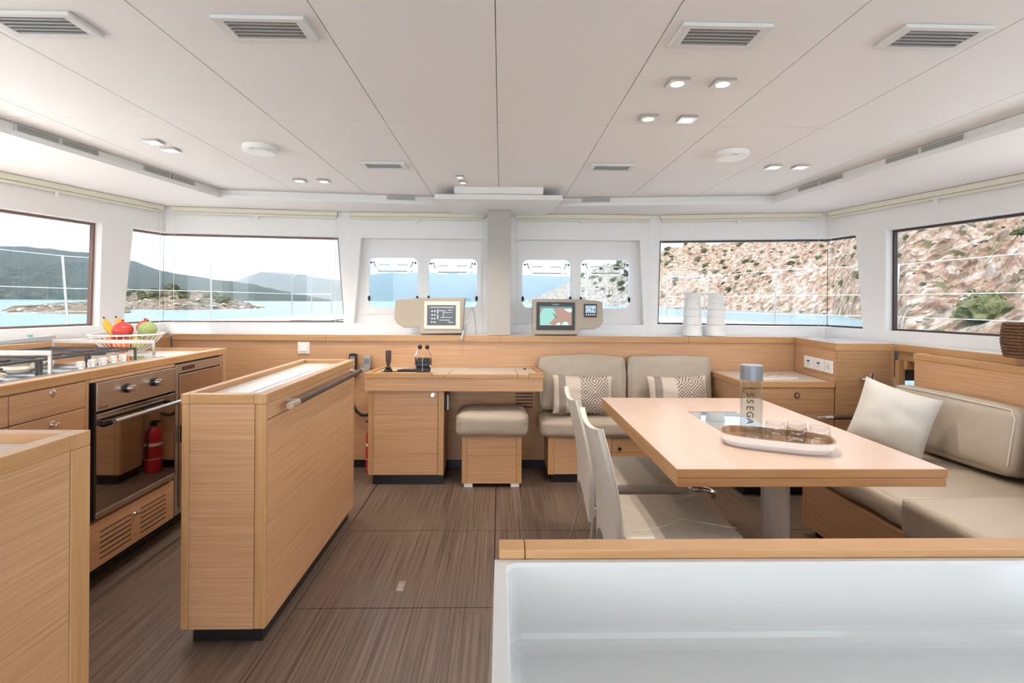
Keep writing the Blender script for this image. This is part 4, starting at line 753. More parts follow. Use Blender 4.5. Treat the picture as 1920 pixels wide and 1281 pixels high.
# grab rail on the cupboard door
gr = thing('grab_rail', 'chrome and brown leather grab rail bent round the cupboard door', 'handrail', (2.35, 3.33, .56)); a = ony(1634, 702, 3.33); b = ony(1634, 783, 3.33); c = ony(1540, 784, 3.33)
M().tube([(a.x, 3.33, a.z - .075), (a.x, 3.33, b.z + .012)], .0145, 12).build('leather_grip', 'leather_brown', gr); M().box(a.x - .012, a.x + .012, 3.32, 3.34, a.z - .075, a.z + .01).build('end_fitting', 'chrome', gr, .003)
M().tube([(a.x - .045, 3.3815, a.z - .035), (a.x - .045, 3.345, a.z - .035), (a.x - .013, 3.33, a.z - .035)], .011, 10).build('bracket', 'chrome', gr); M().tube([(a.x, 3.33, b.z), (c.x + .075, 3.33, b.z)], .0145, 12).build('leather_grip', 'leather_brown', gr)
M().tube([(c.x + .08, 3.33, b.z), (c.x + .03, 3.335, b.z - .002), (c.x, 3.36, b.z - .012), (c.x - .005, 3.381, b.z - .014)], [.014, .012, .011, .016], 10).build('bracket', 'chrome', gr)
# starboard ledge and sofa back cabinet
sl_ = thing('starboard_ledge', 'oak edged white ledge running aft below the starboard window', 'shelf', (2.8, 2.6, 0)); 
M().prism([(2.67, 3.38), (2.684, 1.0), (3.015, 1.0), (3.015, 2.43), (2.79, 3.37)], .93, .990).build('board', 'oak_dark', sl_); M().prism([(2.648, 3.379), (2.666, 2.7), (2.664, 1.0), (2.684, 1.0), (2.686, 2.7), (2.668, 3.379)], .9905, 1.036).build('edge_trim', 'oak_trim', sl_, .002); M().prism([(2.669, 3.379), (2.687, 2.7), (2.685, 1.0), (3.015, 1.0), (3.015, 2.43), (2.79, 3.37)], .9905, 1.033).build('top', 'gloss_white', sl_)
nb = thing('niche_lining', 'oak lined niche with painted-in shade between the cupboard and the sofa back', 'niche', (2.75, 3.25, 0)); M().box(2.665, 2.82, 3.30, 3.325, .872, .928).build('top_rail', 'oak_trim', nb, .001); M().box(2.648, 2.69, 3.345, 3.378, .001, .928).build('side_post', 'oak_post', nb, .001); M().box(2.691, 2.79, 3.358, 3.370, .792, .8715).build('painted_shade_board', 'niche_shade', nb); M().box(2.691, 2.79, 3.34, 3.372, .001, .42).build('lower_board', 'oak_dark', nb)  # near-black board paints in the shade of the hollow above the hull light
sb = thing('sofa_back_cabinet', 'oak cabinet forming the sofa back with recessed white top', 'cabinet', (2.6, 2.0, 0)); bx, by1 = 2.55, 3.10
M().box(bx, bx + .018, .9, by1, .35, .962).build('face_panel', 'oak', sb, .001); M().box(bx + .0185, 2.645, .9, by1 - .002, .001, .955).build('carcass', 'oak_dark', sb)
M().box(bx - .003, bx + .024, .9, by1 - .03, .9625, 1.0).build('edge_trim', 'oak_trim', sb, .002); M().box(bx - .003, bx + .024, by1 - .029, by1 + .004, .9625, 1.0).build('corner_block', 'oak_post', sb, .002); M().box(bx + .025, 2.645, by1 - .02, by1 + .003, .9625, 1.0).build('edge_trim', 'oak_trim', sb, .002); M().box(bx + .025, 2.645, .9, by1 - .0205, .9625, .975).build('top', 'gloss_white', sb)
# basket at the frame edge
bk = thing('woven_basket', 'brown woven basket standing on the sofa back cabinet', 'basket', (2.645, 2.49, .98)); bx_, by_ = 2.655, 2.49; bz_ = 1.0375
bk.location = (bx_, by_, bz_)
for k in range(11):
    r = .105 + .012 * math.sin(k * .28); M().tube([(bx_ + (r + .003 * (j % 2)) * math.cos(a), by_ + (r + .003 * (j % 2)) * math.sin(a), bz_ + .009 + .0158 * k) for j, a in enumerate([2 * math.pi * j / 48 for j in range(49)])], .0085, 6).build('weave_ring', 'basket', bk, smooth=True)
M().lathe([(.10, 0), (.10, .004)], (bx_, by_, bz_ + .0003), 24).build('basket_base', 'basket', bk)
# ================================================================== STARBOARD SOFA
sf = thing('corner_sofa', 'oak based starboard sofa with taupe leather seat along the table', 'sofa', (2.1, 2.0, 0)); X0 = 1.72
M().box(X0 + .018, 2.545, 1.0, 2.86, .06, .325).build('base', 'oak_dark', sf); M().box(X0 + .05, 2.53, 1.0, 2.83, .001, .0595).build('kick', 'black', sf); M().box(X0, X0 + .0175, 1.0, 2.835, .06, .325).build('side_panel', 'oak', sf, .001); M().box(X0 - .001, X0 + .0175, 2.836, 2.87, .06, .325).build('corner_post', 'oak_post', sf, .002)
q = cushion(.395, .36, .066, .045, .012, .006, 14, 21); q.xf(Matrix.Translation((2.125, 2.51, .393))).build('seat_cushion', 'leather', sf, smooth=True)
q = cushion(.42, .52, .085, .028, .012, .005, 14, 22); q.xf(Matrix.Translation((2.10, 1.60, .412))).build('seat_cushion', 'leather', sf, smooth=True)
m = M()
for zz in (.483,): m.tube([(1.686, 2.10, zz), (1.684, 1.1, zz)], .003, 6).tube([(1.70, 2.122, zz), (2.5, 2.122, zz)], .003, 6)
m.build('piping', 'stitch', sf)
for k, (y0_, y1_, lab) in enumerate(((2.31, 3.06, 'long taupe leather back cushion behind the cream pillow'), (1.40, 2.24, 'taupe leather back cushion at the aft end of the sofa'))):
    o = thing('back_cushion', lab, 'cushion', (2.425, (y0_ + y1_) / 2, .49 if k == 0 else .532), group='taupe back cushions of the starboard sofa')
    q = cushion(.07, (y1_ - y0_) / 2, .155, .035, .016, .006, 14, 30 + k); q.xf(Matrix.Translation((.0, 0, .163)) @ Matrix.Rotation(.16, 4, 'Y')).build('cover', 'leather', o, smooth=True, local=True)
    hy_ = (y1_ - y0_) / 2; M().tube([Matrix.Translation((0, 0, .163)) @ Matrix.Rotation(.16, 4, 'Y') @ Vector(p) for p in ((-.063, -hy_ + .006, -.11), (-.063, -hy_ + .006, .11), (-.063, -hy_ + .03, .149), (-.066, 0, .152), (-.063, hy_ - .03, .149))], .0035, 6).build('piping', 'stitch', o, local=True)
o = thing('throw_pillow', 'plain cream linen pillow leaning on the starboard sofa', 'pillow', (2.105, 2.70, .485), math.radians(-32)); q = pillow(.345, .345, .17, 20, 9, .05); q.xf(Matrix.Translation((0, 0, .205)) @ Matrix.Rotation(math.radians(-14), 4, 'X') @ Matrix.Rotation(math.radians(17), 4, 'Y')); q.build('cover', 'linen', o, smooth=True, local=True)
# ================================================================== TABLE AND CHAIRS
tb = thing('dining_table', 'oak dining table with folded double leaf top on steel pedestals', 'table', (1.06, 2.35, 0)); T = (.598, 1.525, 1.712, 2.995)
ins_ = (.965, 1.215, 2.06, 2.62)
v, f = holed([(T[0], T[2]), (T[1], T[2]), (T[1], T[3]), (T[0], T[3])], [[(ins_[0], ins_[2]), (ins_[1], ins_[2]), (ins_[1], ins_[3]), (ins_[0], ins_[3])]]); m = M().add([(a, b, .74) for a, b in v], f)
m.add([(a, b, .7105) for a, b in v], f)
for lp in ([(T[0], T[2]), (T[1], T[2]), (T[1], T[3]), (T[0], T[3])], [(ins_[0], ins_[2]), (ins_[1], ins_[2]), (ins_[1], ins_[3]), (ins_[0], ins_[3])]):
    for i in range(4): (a, b), (c, d) = lp[i], lp[(i + 1) % 4]; m.add([(a, b, .7105), (c, d, .7105), (c, d, .74), (a, b, .74)], [(0, 1, 2, 3)])
m.build('top_leaf', 'oak_top', tb); M().box(ins_[0] + .001, ins_[1] - .001, ins_[2] + .001, ins_[3] - .001, .712, .7402).build('glass_inset', 'table_glass', tb)
M().box(T[0] - .001, T[1] + .001, T[2] - .0012, T[2] - .0002, .7105, .739).build('edge_band', 'oak_trim', tb); M().box(T[0] - .0012, T[0] - .0002, T[2], T[3], .7105, .739).build('edge_band', 'oak_trim', tb)
M().box(T[0] + .001, T[1] - .001, T[2] + .001, T[3] - .001, .679, .708).build('lower_leaf', 'oak_trim', tb, .002); M().box(T[0] + .006, T[1] - .006, T[2] + .006, T[3] - .006, .708, .7104).build('leaf_gap', 'dark_gap', tb)
def ped(x, y, r): 
    o = M().lathe([(r * 1.25, .615), (r * 1.25, .655), (r * 1.1, .679)], (x, y, 0), 28).build('collar', 'alu_grey', tb); M().lathe([(r * 1.9, .001), (r * 1.9, .012), (r, .02), (r, .615)], (x, y, 0), 28).build('pedestal', 'alu_grey', tb, smooth=False)
ped(1.10, 2.02, .052); ped(.965, 2.70, .032)
M().tube([(1.0, 2.70, .315), (1.05, 2.69, .315), (1.10, 2.685, .312), (1.125, 2.68, .30), (1.13, 2.68, .27)], [.010, .017, .013, .02, .012], 12).build('clamp_lever', 'chrome', tb, smooth=True)
def chair(y, lab, seedx):
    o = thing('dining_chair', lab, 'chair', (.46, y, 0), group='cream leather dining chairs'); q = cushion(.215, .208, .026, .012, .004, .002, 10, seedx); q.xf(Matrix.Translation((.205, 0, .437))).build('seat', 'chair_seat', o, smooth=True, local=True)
    rings = []; n = 14
    for t in (0, 1):
        for side in (0, 1): pass
    V, Fc = [], []; NU, NV = 12, 12
    def bp(u, vv):            # u -1..1 across, vv 0..1 up
        lo = .27 + .13 * (1 - abs(u) ** 1.6); hi = .845 - .022 * (1 - u * u); z = lo + (hi - lo) * vv; wid = (.175 + .03 * min(1, max(0, (z - .27) / .2))) - .012 * max(0, (z - .6) / .25)
        x = -.018 - .02 * (z - .3) - .30 * max(0, z - .5) ** 1.45 - .018 * (1 - u * u) - .05 * max(0, .36 - z)
        return Vector((x, u * wid, z))
    for th_ in (0, .020):
        for i in range(NU + 1):
            for j in range(NV + 1): p = bp(-1 + 2 * i / NU, j / NV); V.append(p + Vector((-th_, 0, 0)))
    K = (NU + 1) * (NV + 1); I = lambda s, i, j: s * K + i * (NV + 1) + j
    for s in (0, 1):
        for i in range(NU):
            for j in range(NV): Fc.append((I(s, i, j), I(s, i + 1, j), I(s, i + 1, j + 1), I(s, i, j + 1)))
    bd = [(i, 0) for i in range(NU)] + [(NU, j) for j in range(NV)] + [(i, NV) for i in range(NU, 0, -1)] + [(0, j) for j in range(NV, 0, -1)]
    for k in range(len(bd)): a, b = bd[k], bd[(k + 1) % len(bd)]; Fc.append((I(0, *a), I(0, *b), I(1, *b), I(1, *a)))
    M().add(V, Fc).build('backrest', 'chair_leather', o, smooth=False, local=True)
    M().tube([bp(-1, j / 12) + Vector((-.0, -.001, 0)) for j in range(13)], .0035, 6).build('edge_welt', 'chair_leather', o, local=True)
    for sy in (-1, 1): M().tube([(-.015, sy * .172, .33), (-.03, sy * .178, .22), (-.085, sy * .195, .001)], .0075, 8).build('leg', 'chrome', o, local=True); M().tube([(.385, sy * .175, .41), (.40, sy * .185, .001)], .0075, 8).build('leg', 'chrome', o, local=True)
    M().tube([(-.015, -.172, .33), (.385, -.175, .405)], .006, 6).build('frame_rod', 'chrome', o, local=True); M().tube([(-.015, .172, .33), (.385, .175, .405)], .006, 6).build('frame_rod', 'chrome', o, local=True)
    zt = .4655 + .0035
    for pts in (((.02, .06), (.12, .02), (.19, .03), (.24, -.06), (.42, -.14)), ((.24, -.06), (.16, -.12), (.02, -.17)), ((.19, .03), (.26, .12), (.40, .19))):
        M().tube([(a, b, zt - .003) for a, b in pts], .0016, 5).build('stitch_line', 'stitch', o, local=True)
    return o
chair(2.02, 'cream leather dining chair beside the pedestal end of the table', 1); chair(2.565, 'cream leather dining chair closer to the front settee', 2)
# tray, bottle, glasses
TZ = .7406; ta = math.radians(-25)
ty_ = thing('serving_tray', 'long oval tray with wood inside and white outside on the table', 'tray', (1.08, 1.985, TZ), ta)
def stad(l, w_, z, n=14):
    out = []
    for k in range(2 * n): 
        a = 2 * math.pi * k / (2 * n); c_, s_ = math.cos(a), math.sin(a); out.append((math.copysign(abs(c_) ** .62, c_) * l, math.copysign(abs(s_) ** .62, s_) * w_, z))
    return out
rg = [stad(.182, .084, .0004), stad(.196, .103, .022), stad(.202, .108, .046)]
M().loft(rg + [stad(.197, .103, .0462), stad(.190, .097, .022), stad(.178, .08, .0085)], caps=True).build('shell', 'white_paint', ty_, local=True, smooth=False)
M().loft([stad(.176, .078, .0087), stad(.1885, .0955, .0225), stad(.1955, .1015, .0466), stad(.2035, .1095, .0468)], caps=False).add(stad(.176, .078, .0088), [tuple(range(28))]).build('lining', 'tray_wood', ty_, local=True)
ZT_ = TZ + .0095
bo = thing('water_bottle', 'tall clear glass bottle with grey lid and dark ornate lettering on the tray', 'bottle', (1.009, 2.035, ZT_)); bc = (1.009, 2.035, ZT_)
M().lathe([(.030, 0), (.039, .003), (.0415, .012), (.0415, .243), (.0385, .2435), (.0385, .013), (.001, .009)], bc, 36).build('glass_body', 'bottle_glass', bo, smooth=False)
M().lathe([(.0425, .244), (.0425, .300), (.0405, .3035), (.001, .304)], bc, 36).build('lid', 'grey_lid', bo)
for k, ch in enumerate('ISSEGA'):
    an = math.radians(236); R_ = .0422
    text('lettering', ch, .036, 'black', bo, (R_ * math.cos(an), R_ * math.sin(an), .215 - .026 * k), (math.pi / 2, math.radians(90), an + math.pi / 2))
GP = [(.0010, .0), (.022, .0002), (.030, .006), (.0375, .028), (.0385, .045), (.036, .066), (.0325, .084), (.0317, .0842), (.0347, .066), (.037, .045), (.036, .029), (.029, .0095), (.021, .0055), (.001, .005)]
for x, y, lab in ((1.085, 1.996, 'stemless glass on the tray right beside the bottle'), (1.1615, 1.982, 'stemless glass on the tray side towards the mirror inset'), (1.1244, 1.9146, 'stemless glass on the tray side towards the white moulded cabinet'), (1.216, 1.9216, 'stemless glass at the far end of the tray from the bottle')):
    o = thing('drinking_glass', lab, 'glass', (x, y, ZT_), group='stemless glasses on the tray'); M().lathe(GP, (x, y, ZT_), 28).build('bowl', 'thin_glass', o, smooth=True)
# ================================================================== FOREGROUND MOULDED UNIT
fu = thing('moulded_cabinet', 'glossy white moulded cabinet top with a recessed tray, trimmed in oak', 'cabinet', (.9, .7, 0))
ux0, ux1, uy0, uy1 = -.008, 1.9, .28, .935
zr = .829; zf = .685
rim = [(ux0, uy0), (ux1, uy0), (ux1, uy1), (ux0, uy1)]
v, f = holed(rim, [rrect(ux0 + .021, ux1 - .02, uy0 + .02, uy1 - .012, .02)]); m = M().add([(a, b, zr) for a, b in v], f)
hole = rrect(ux0 + .021, ux1 - .02, uy0 + .02, uy1 - .012, .02); ins1 = rrect(ux0 + .024, ux1 - .023, uy0 + .023, uy1 - .016, .02)
rings = [[(a, b, zr) for a, b in hole], [(a, b, zr - .006) for a, b in ins1]]
for k in range(6): an = math.pi / 2 * k / 5; q_ = .03 * (1 - math.cos(an)); rings.append([(a, b, zf + .03 - .03 * math.sin(an)) for a, b in rrect(ux0 + .024 + q_, ux1 - .023 - q_, uy0 + .023 + q_, uy1 - .016 - q_, .02)])
m.loft(rings, caps=False); m.add(rings[-1], [tuple(range(len(rings[-1])))])
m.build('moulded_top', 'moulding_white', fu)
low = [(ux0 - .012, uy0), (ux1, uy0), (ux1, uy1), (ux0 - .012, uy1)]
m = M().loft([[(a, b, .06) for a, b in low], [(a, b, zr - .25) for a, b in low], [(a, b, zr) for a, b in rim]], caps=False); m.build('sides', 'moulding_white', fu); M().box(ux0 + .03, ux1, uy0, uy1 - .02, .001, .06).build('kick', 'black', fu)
M().box(.0, .047, uy1 + .001, .980, .828, .846).box(.048, ux1, uy1 + .001, .980, .828, .846).build('wood_rail', 'oak_trim', fu, .003); M().box(.004, ux1, uy1 + .001, .972, .06, .8275).build('back_panel', 'oak', fu)
# ================================================================== OUTSIDE
SEA = -1.5
def terrain_mat(name, stops, sc, rough=.9, veg=None, vsc=.2, vth=(.52, .6), bs=.6, bd=.4, speck=0):
    m = pbr(name, stops[0][1], rough, spec=.2); nt = m.node_tree; v = texco(nt, (1, 1, 1))
    n = N(nt, 'ShaderNodeTexNoise', i_Scale=sc, i_Detail=9.0, i_Roughness=.68); LK(nt, v, n.inputs[0]); r = ramp(nt, stops); LK(nt, n.outputs[0], r.inputs[0]); col = r.outputs[0]
    if veg:
        n2 = N(nt, 'ShaderNodeTexNoise', i_Scale=vsc, i_Detail=8.0, i_Roughness=.7); LK(nt, v, n2.inputs[0]); r2 = ramp(nt, [(vth[0], (0, 0, 0)), (vth[1], (1, 1, 1))]); LK(nt, n2.outputs[0], r2.inputs[0])
        x = N(nt, 'ShaderNodeMix', data_type='RGBA'); LK(nt, r2.outputs[0], x.inputs[0]); LK(nt, col, x.inputs[6]); x.inputs[7].default_value = tuple(veg) + (1,); col = x.outputs[2]
    if speck:
        vo = N(nt, 'ShaderNodeTexVoronoi', i_Scale=speck); LK(nt, v, vo.inputs[0]); hs = N(nt, 'ShaderNodeRGBToBW'); LK(nt, vo.outputs['Color'], hs.inputs[0]); r3 = ramp(nt, [(.15, (.42, .40, .38)), (.45, (.85, .83, .8)), (.8, (1.0, 1.0, 1.0))]); LK(nt, hs.outputs[0], r3.inputs[0])
        x = N(nt, 'ShaderNodeMix', data_type='RGBA', blend_type='MULTIPLY'); x.inputs[0].default_value = .85; LK(nt, col, x.inputs[6]); LK(nt, r3.outputs[0], x.inputs[7]); col = x.outputs[2]
    LK(nt, col, bsdf(m).inputs['Base Color']); bump(m, n.outputs[0], bs, bd); return m
terrain_mat('rock_slope', [(.32, (.14, .10, .08)), (.42, (.40, .25, .175)), (.49, (.55, .38, .28)), (.55, (.62, .52, .44)), (.66, (.70, .65, .60))], .42, veg=(.20, .195, .10), vsc=.30, vth=(.55, .61), bs=1.0, bd=1.2, speck=.9)
terrain_mat('forest_hill', [(.36, (.018, .032, .020)), (.5, (.045, .065, .034)), (.62, (.10, .11, .06)), (.72, (.25, .20, .14))], .045, bs=1, bd=10)
terrain_mat('islet_rock', [(.36, (.12, .10, .08)), (.5, (.36, .28, .20)), (.62, (.5, .42, .33))], .5, veg=(.10, .10, .05), vsc=.25, vth=(.5, .6), bs=1, bd=.6, speck=1.2)
terrain_mat('far_mountain', [(.3, (.06, .08, .05)), (.7, (.16, .17, .11))], .002, bs=.6, bd=30)
noisy('shrub_dark', (.12, .135, .06), (.055, .065, .03), 3, .8, .2, .8, .2); noisy('shrub_olive', (.21, .215, .10), (.10, .105, .05), 3, .8, .2, .8, .2); noisy('boulder', (.68, .62, .56), (.46, .39, .33), 1.2, .9, .2, 1, .2)
m = pbr('sea_water', (.19, .36, .42), .2, spec=.4); nt = m.node_tree; v = texco(nt, (.35, .35, .35)); n_ = N(nt, 'ShaderNodeTexNoise', i_Scale=1.0, i_Detail=6.0, i_Roughness=.6); LK(nt, v, n_.inputs[0]); bump(m, n_.outputs[0], .9, .8)
sea = M().lathe([(2.0, SEA), (60, SEA), (600, SEA), (9000, SEA)], (0, 0, 0), 64, caps=False); sea.add([(2 * math.cos(2 * math.pi * k / 64), 2 * math.sin(2 * math.pi * k / 64), SEA) for k in range(64)], [tuple(range(64))]); sea.build('sea', 'sea_water', kind='structure')
def lerp(tab, x):
    if x <= tab[0][0]: return tab[0][1]
    for (a, b), (c, d) in zip(tab, tab[1:]):
        if x <= c: return b + (d - b) * (x - a) / (c - a)
    return tab[-1][1]
class Land:
    def __init__(s, shore, ridge, depth, amp, prof=.8, nsc=.05, rock=0): s.rock = rock; s.shore, s.ridge, s.depth, s.amp, s.prof, s.nsc = shore, ridge, depth, amp, prof, nsc
    def pt(s, px, t):
        d0 = lerp(s.shore, px); d1 = lerp(s.depth, px); D = d0 + (d1 - d0) * min(t, 1.35)
        zt = EYE + lerp(s.ridge, px) / F * d1; k = min(t, 1) ** s.prof if t > 0 else 0
        z = SEA - .6 + (zt - SEA + .6) * k - max(0, t - 1) * (zt - SEA) * .5
        hx = pdir(px, YH); x, y = hx.x / F * D, hx.y / F * D
        q = Vector((x, y, 0)) * s.nsc; a = s.amp * min(1, t * 5) * D
        z += a * (noise.fractal(q, 1.0, 2.1, 5) + .5 * abs(noise.noise(q * 3.3)))
        if s.rock: z += s.rock * min(1, t * 8) * (1.2 * abs(noise.noise(Vector((x * .16, y * .16, 0)))) + .8 * abs(noise.noise(Vector((x * .42, y * .42, 3)))) - .5)
        return Vector((x, y, z))
    def build(s, name, px0, px1, nx, ny, mat, kind='structure', label=None, cat=None):
        V = [s.pt(px0 + (px1 - px0) * i / nx, 1.35 * j / ny) for i in range(nx + 1) for j in range(ny + 1)]
        m = M(); m.v = V; m.f = [(i * (ny + 1) + j, (i + 1) * (ny + 1) + j, (i + 1) * (ny + 1) + j + 1, i * (ny + 1) + j + 1) for i in range(nx) for j in range(ny)]
        return m.build(name, mat, kind=kind, smooth=True)
hill = Land([(1000, 640), (1090, 420), (1240, 262), (1450, 168), (1560, 138), (1605, 98), (1700, 52), (1920, 36), (2300, 30)], [(985, -1), (1010, 6), (1067, 38), (1100, 58), (1170, 76), (1240, 90), (1290, 114), (1330, 108), (1370, 110), (1410, 122), (1500, 142), (1600, 168), (1750, 205), (1920, 235), (2300, 300)],
            [(1000, 800), (1090, 600), (1240, 420), (1450, 300), (1600, 240), (1700, 190), (1920, 150), (2300, 130)], .008, .85, .06, 2.6)
hill.build('rocky_hillside', 985, 2250, 420, 260, 'rock_slope')
lh = Land([(-500, 1000), (620, 1500)], [(-500, 98), (0, 96), (40, 98), (120, 92), (190, 82), (245, 72), (290, 58), (340, 44), (400, 35), (470, 30), (520, 20), (560, 10), (600, 3), (625, -2)], [(-500, 1500), (620, 2100)], .006, .7, .005)
lh.build('wooded_hill', -500, 625, 260, 40, 'forest_hill')
fm = Land([(300, 4200), (1300, 4200)], [(300, 4), (430, 30), (470, 46), (492, 54), (520, 53), (560, 49), (600, 42), (640, 38), (680, 46), (720, 52), (800, 54), (900, 53), (1000, 51), (1100, 48), (1300, 44)], [(300, 5200), (1300, 5200)], .0016, .8, .0012)
fm.build('far_mountains', 250, 1300, 160, 20, 'far_mountain')
isl = Land([(225, 150), (330, 128), (480, 150), (495, 165)], [(225, 2), (250, 12), (320, 17), (390, 13), (420, 5), (450, -6), (480, -13), (495, -17)], [(225, 200), (330, 185), (495, 185)], .006, .55, .09, .9)
isl.build('rocky_islet', 215, 497, 120, 26, 'islet_rock')
spit = Land([(10, 95), (190, 90), (240, 100)], [(0, -26), (20, -17), (80, -12), (120, -8), (200, -9), (240, -12)], [(10, 120), (240, 135)], .006, .5, .15)
spit.build('rocky_spit', 0, 245, 80, 16, 'islet_rock')
# shrubs and boulders (a few shapes, shared)
def blob(name, mat, seed, rough_, leaves=0):
    bm = bmesh.new(); bmesh.ops.create_icosphere(bm, subdivisions=3, radius=1); rnd = random.Random(seed)
    for v in bm.verts:
        c = v.co.copy(); v.co = c * (1 + rough_ * noise.fractal(c * 1.8 + Vector((seed * 5.3, 0, 0)), 1, 2, 4)); v.co.z = max(v.co.z, -.35) * .8
    for _ in range(leaves):
        d = Vector((rnd.gauss(0, 1), rnd.gauss(0, 1), abs(rnd.gauss(0, .8)))).normalized(); p = d * rnd.uniform(.9, 1.25); p.z *= .8; s = rnd.uniform(.05, .12); a = d.orthogonal().normalized() * s; b = d.cross(a).normalized() * s * .6
        vs = [bm.verts.new(p + q) for q in (a, b + d * s, -a, -b)]; bm.faces.new(vs)
    me = bpy.data.meshes.new(name); bm.to_mesh(me); bm.free(); me.materials.append(MATS[mat]); return me
SHR = [blob('shrub', 'shrub_dark' if k % 2 else 'shrub_olive', k, .55, 160) for k in range(6)]; RKS = [blob('boulder', 'boulder', 20 + k, .5) for k in range(4)]
PLACED = []
def clear(P, r):
    if any((P - q).length < (r + k) * 1.55 for q, k in PLACED): return False
    PLACED.append((P, r)); return True
def plant(me, nm, P, size, lab, cat, grp, rnd, flat_=1):
    if not clear(P, size): return
    o = bpy.data.objects.new(nm, me); COL.objects.link(o); o.location = P + Vector((0, 0, size * .18)); o.scale = (size * rnd.uniform(.8, 1.25), size * rnd.uniform(.8, 1.25), size * rnd.uniform(.85, 1.3) * flat_); o.rotation_euler = (0, 0, rnd.uniform(0, 6.3)); return tag(o, lab, cat, grp)
rnd = random.Random(4)
P = hill.pt(1845, .035); plant(SHR[0], 'shrub', P, 2.1, 'largest green bush low on the rocky slope outside the starboard window', 'shrub', None, rnd)
nsh = 0
for k in range(420):
    px = rnd.uniform(1092, 1990); t = rnd.uniform(.06, .98) ** .9; P = hill.pt(px, t); D = P.y; q = rnd.uniform(1.6, 5.6) ** 1.15; kk_ = rnd.randrange(6)
    if nsh < 290: nsh += bool(plant(SHR[kk_], 'shrub', P, q / F * D * (1.35 if px > 1600 else 1), '%s %s bush growing %s the rocky hillside' % ('wide' if q > 4.6 else 'small', 'dark green' if kk_ % 2 else 'olive green', 'low on' if t < .33 else 'halfway up' if t < .66 else 'high up'), 'shrub', 'scrub bushes on the rocky hillside', rnd))
for k in range(210):
    px = rnd.uniform(1180, 1990); t = rnd.uniform(.01, .75) ** 1.6; P = hill.pt(px, t); q = rnd.uniform(1.8, 6.5); plant(RKS[rnd.randrange(4)], 'boulder', P, q / F * P.y, '%s pale boulder lying %s the rocky hillside' % ('big' if q > 4.2 else 'small', 'at the waterline of' if t < .06 else 'low on' if t < .3 else 'halfway up'), 'boulder', 'boulders on the rocky hillside', rnd, .7)
for k in range(70):
    px = rnd.uniform(240, 425); P = isl.pt(px, rnd.uniform(.3, .95)); plant(SHR[rnd.randrange(6)], 'shrub', P, rnd.uniform(4, 10) / F * P.y, 'dusty bush growing on the low rocky islet', 'shrub', 'bushes on the rocky islet', rnd)
for k in range(40):
    px = rnd.uniform(235, 480); P = isl.pt(px, rnd.uniform(.04, .25)); plant(RKS[rnd.randrange(4)], 'boulder', P, rnd.uniform(2.5, 5) / F * P.y, 'boulder at the waterline of the low islet', 'boulder', 'boulders around the islet', rnd, .6)
for k in range(26):
    px = rnd.uniform(15, 235); P = spit.pt(px, rnd.uniform(.05, .7)); plant(RKS[rnd.randrange(4)], 'boulder', P, rnd.uniform(2, 6) / F * P.y, 'boulder on the low rock spit outside the galley window', 'boulder', 'boulders on the rock spit', rnd, .6)
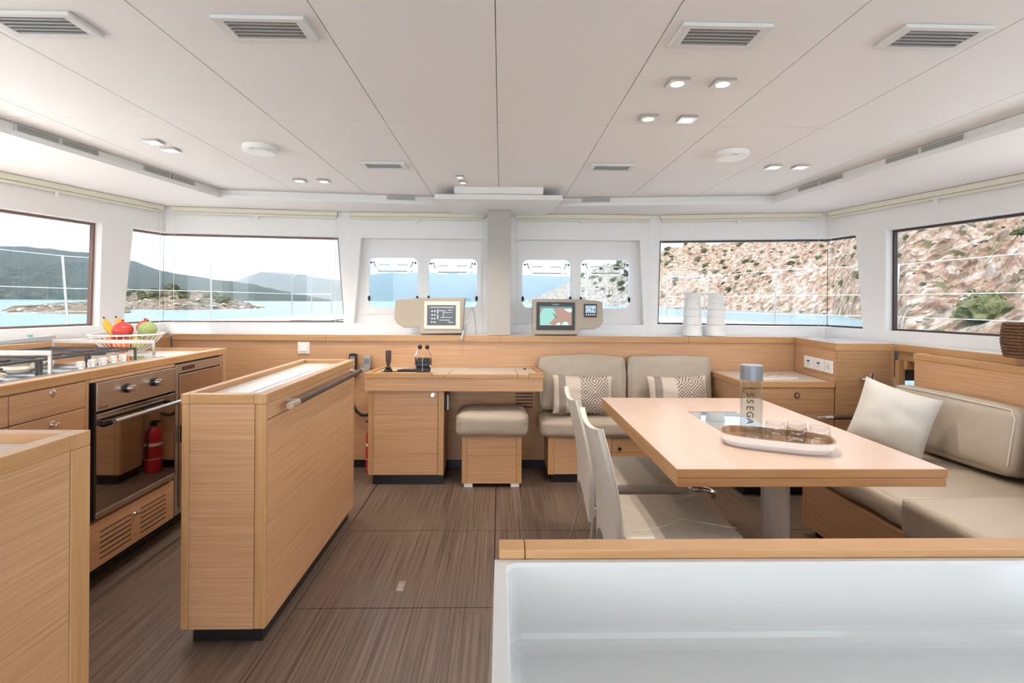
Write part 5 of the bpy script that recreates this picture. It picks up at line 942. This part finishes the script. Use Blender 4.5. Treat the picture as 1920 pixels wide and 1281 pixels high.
# deck round the cabin
dko = [(-5.1, -3), (4.98, -3), (4.98, 6.3), (4.1, 7.6), (3.95, 9.9), (3.0, 9.9), (2.6, 8.6), (-2.6, 8.6), (-3.1, 10.2), (-4.1, 10.2), (-4.3, 7.6), (-5.1, 6.0)]
cab = [(-3.2, -2.9), (3.2, -2.9), (3.2, 2.5), (2.78, 4.2), (1.33, 4.44), (-1.33, 4.44), (-2.8, 4.25), (-3.2, 2.6)]
v, f = holed(dko, [cab]); m = M().add([(a, b, 1.0) for a, b in v], f).add([(a, b, .94) for a, b in v], f)
for lp in (dko, cab):
    for i in range(len(lp)): (a, b), (c, d) = lp[i], lp[(i + 1) % len(lp)]; m.add([(a, b, .94), (c, d, .94), (c, d, 1.0), (a, b, 1.0)], [(0, 1, 2, 3)])
m.build('boat_deck', 'white_paint', kind='structure')
def lifeline(nm_lab, posts, tops, pulpit):
    o = thing('guard_rail', nm_lab, 'railing', (posts[1][0], posts[1][1], 1.0))
    for (x, y), (tx, ty) in zip(posts, tops): M().tube([(x, y, 1.0003), (tx, ty, 1.80)], .0125, 8).build('stanchion', 'steel', o)
    for z, mat in ((1.79, .004), (1.42, .004), (1.15, .003)):
        u = (z - 1.0) / .8; M().tube([(x + (tx - x) * u, y + (ty - y) * u, z) for (x, y), (tx, ty) in zip(posts, tops)] + [(pulpit[0][0], pulpit[0][1], z)], mat, 6).build('lifeline', 'white_plastic', o)
    (ax, ay), (bx_, by_) = pulpit[0], pulpit[1]; M().tube([(ax, ay, 1.0003), (ax, ay, 1.74), (ax + (bx_ - ax) * .08, ay + (by_ - ay) * .08, 1.79), (ax + (bx_ - ax) * .92, ay + (by_ - ay) * .92, 1.79), (bx_, by_, 1.74), (bx_, by_, 1.0003)], .0135, 8).build('pulpit_hoop', 'steel', o)
    mx, my = (ax + bx_) / 2, (ay + by_) / 2; M().tube([(mx, my, 1.0003), (mx, my, 1.79)], .011, 8).build('pulpit_post', 'steel', o); M().tube([(ax, ay, 1.42), (bx_, by_, 1.42)], .011, 8).build('pulpit_rail', 'steel', o)
lifeline('steel guard rail with wires along the port deck outside the galley windows', [(-5.02, 3.2), (-4.98, 6.0), (-4.18, 7.5)], [(-5.06, 3.2), (-5.02, 5.97), (-4.2, 7.5)], [(-4.0, 9.9), (-3.25, 9.9)])
lifeline('steel guard rail with wires along the starboard deck facing the rocky slope', [(4.9, 3.0), (4.84, 6.2), (4.0, 7.4)], [(4.95, 3.0), (4.9, 6.2), (4.03, 7.4)], [(3.82, 9.5), (3.1, 9.5)])
for x, lab in ((-2.78, 'white sun pad on the foredeck seen through the port front window'), (2.68, 'white sun pad on the foredeck behind the stacked cups')):
    o = thing('sun_pad', lab, 'sun pad', (x, 7.9, 1.0)); q = cushion(.33, .45, .03, .025, .006, .003, 8); q.xf(Matrix.Translation((0, 0, .038))).build('pad', 'white_plastic', o, smooth=True, local=True)
# sea haze over the distance
hz_ = bpy.data.materials.new('sea_haze'); hz_.use_nodes = True; nt = hz_.node_tree; nt.nodes.clear(); _o = N(nt, 'ShaderNodeOutputMaterial'); _v = N(nt, 'ShaderNodeVolumeScatter'); _v.inputs['Color'].default_value = (.60, .79, 1, 1); _v.inputs['Density'].default_value = .00022; _v.inputs['Anisotropy'].default_value = 0; LK(nt, _v.outputs[0], _o.inputs['Volume'])
hb_ = M().box(-6000, 6000, 625, 6500, SEA + .05, 420).build('sea_haze', hz_, kind='stuff'); hb_['label'] = 'pale blue haze over the distant water and hills'; hb_['category'] = 'haze'
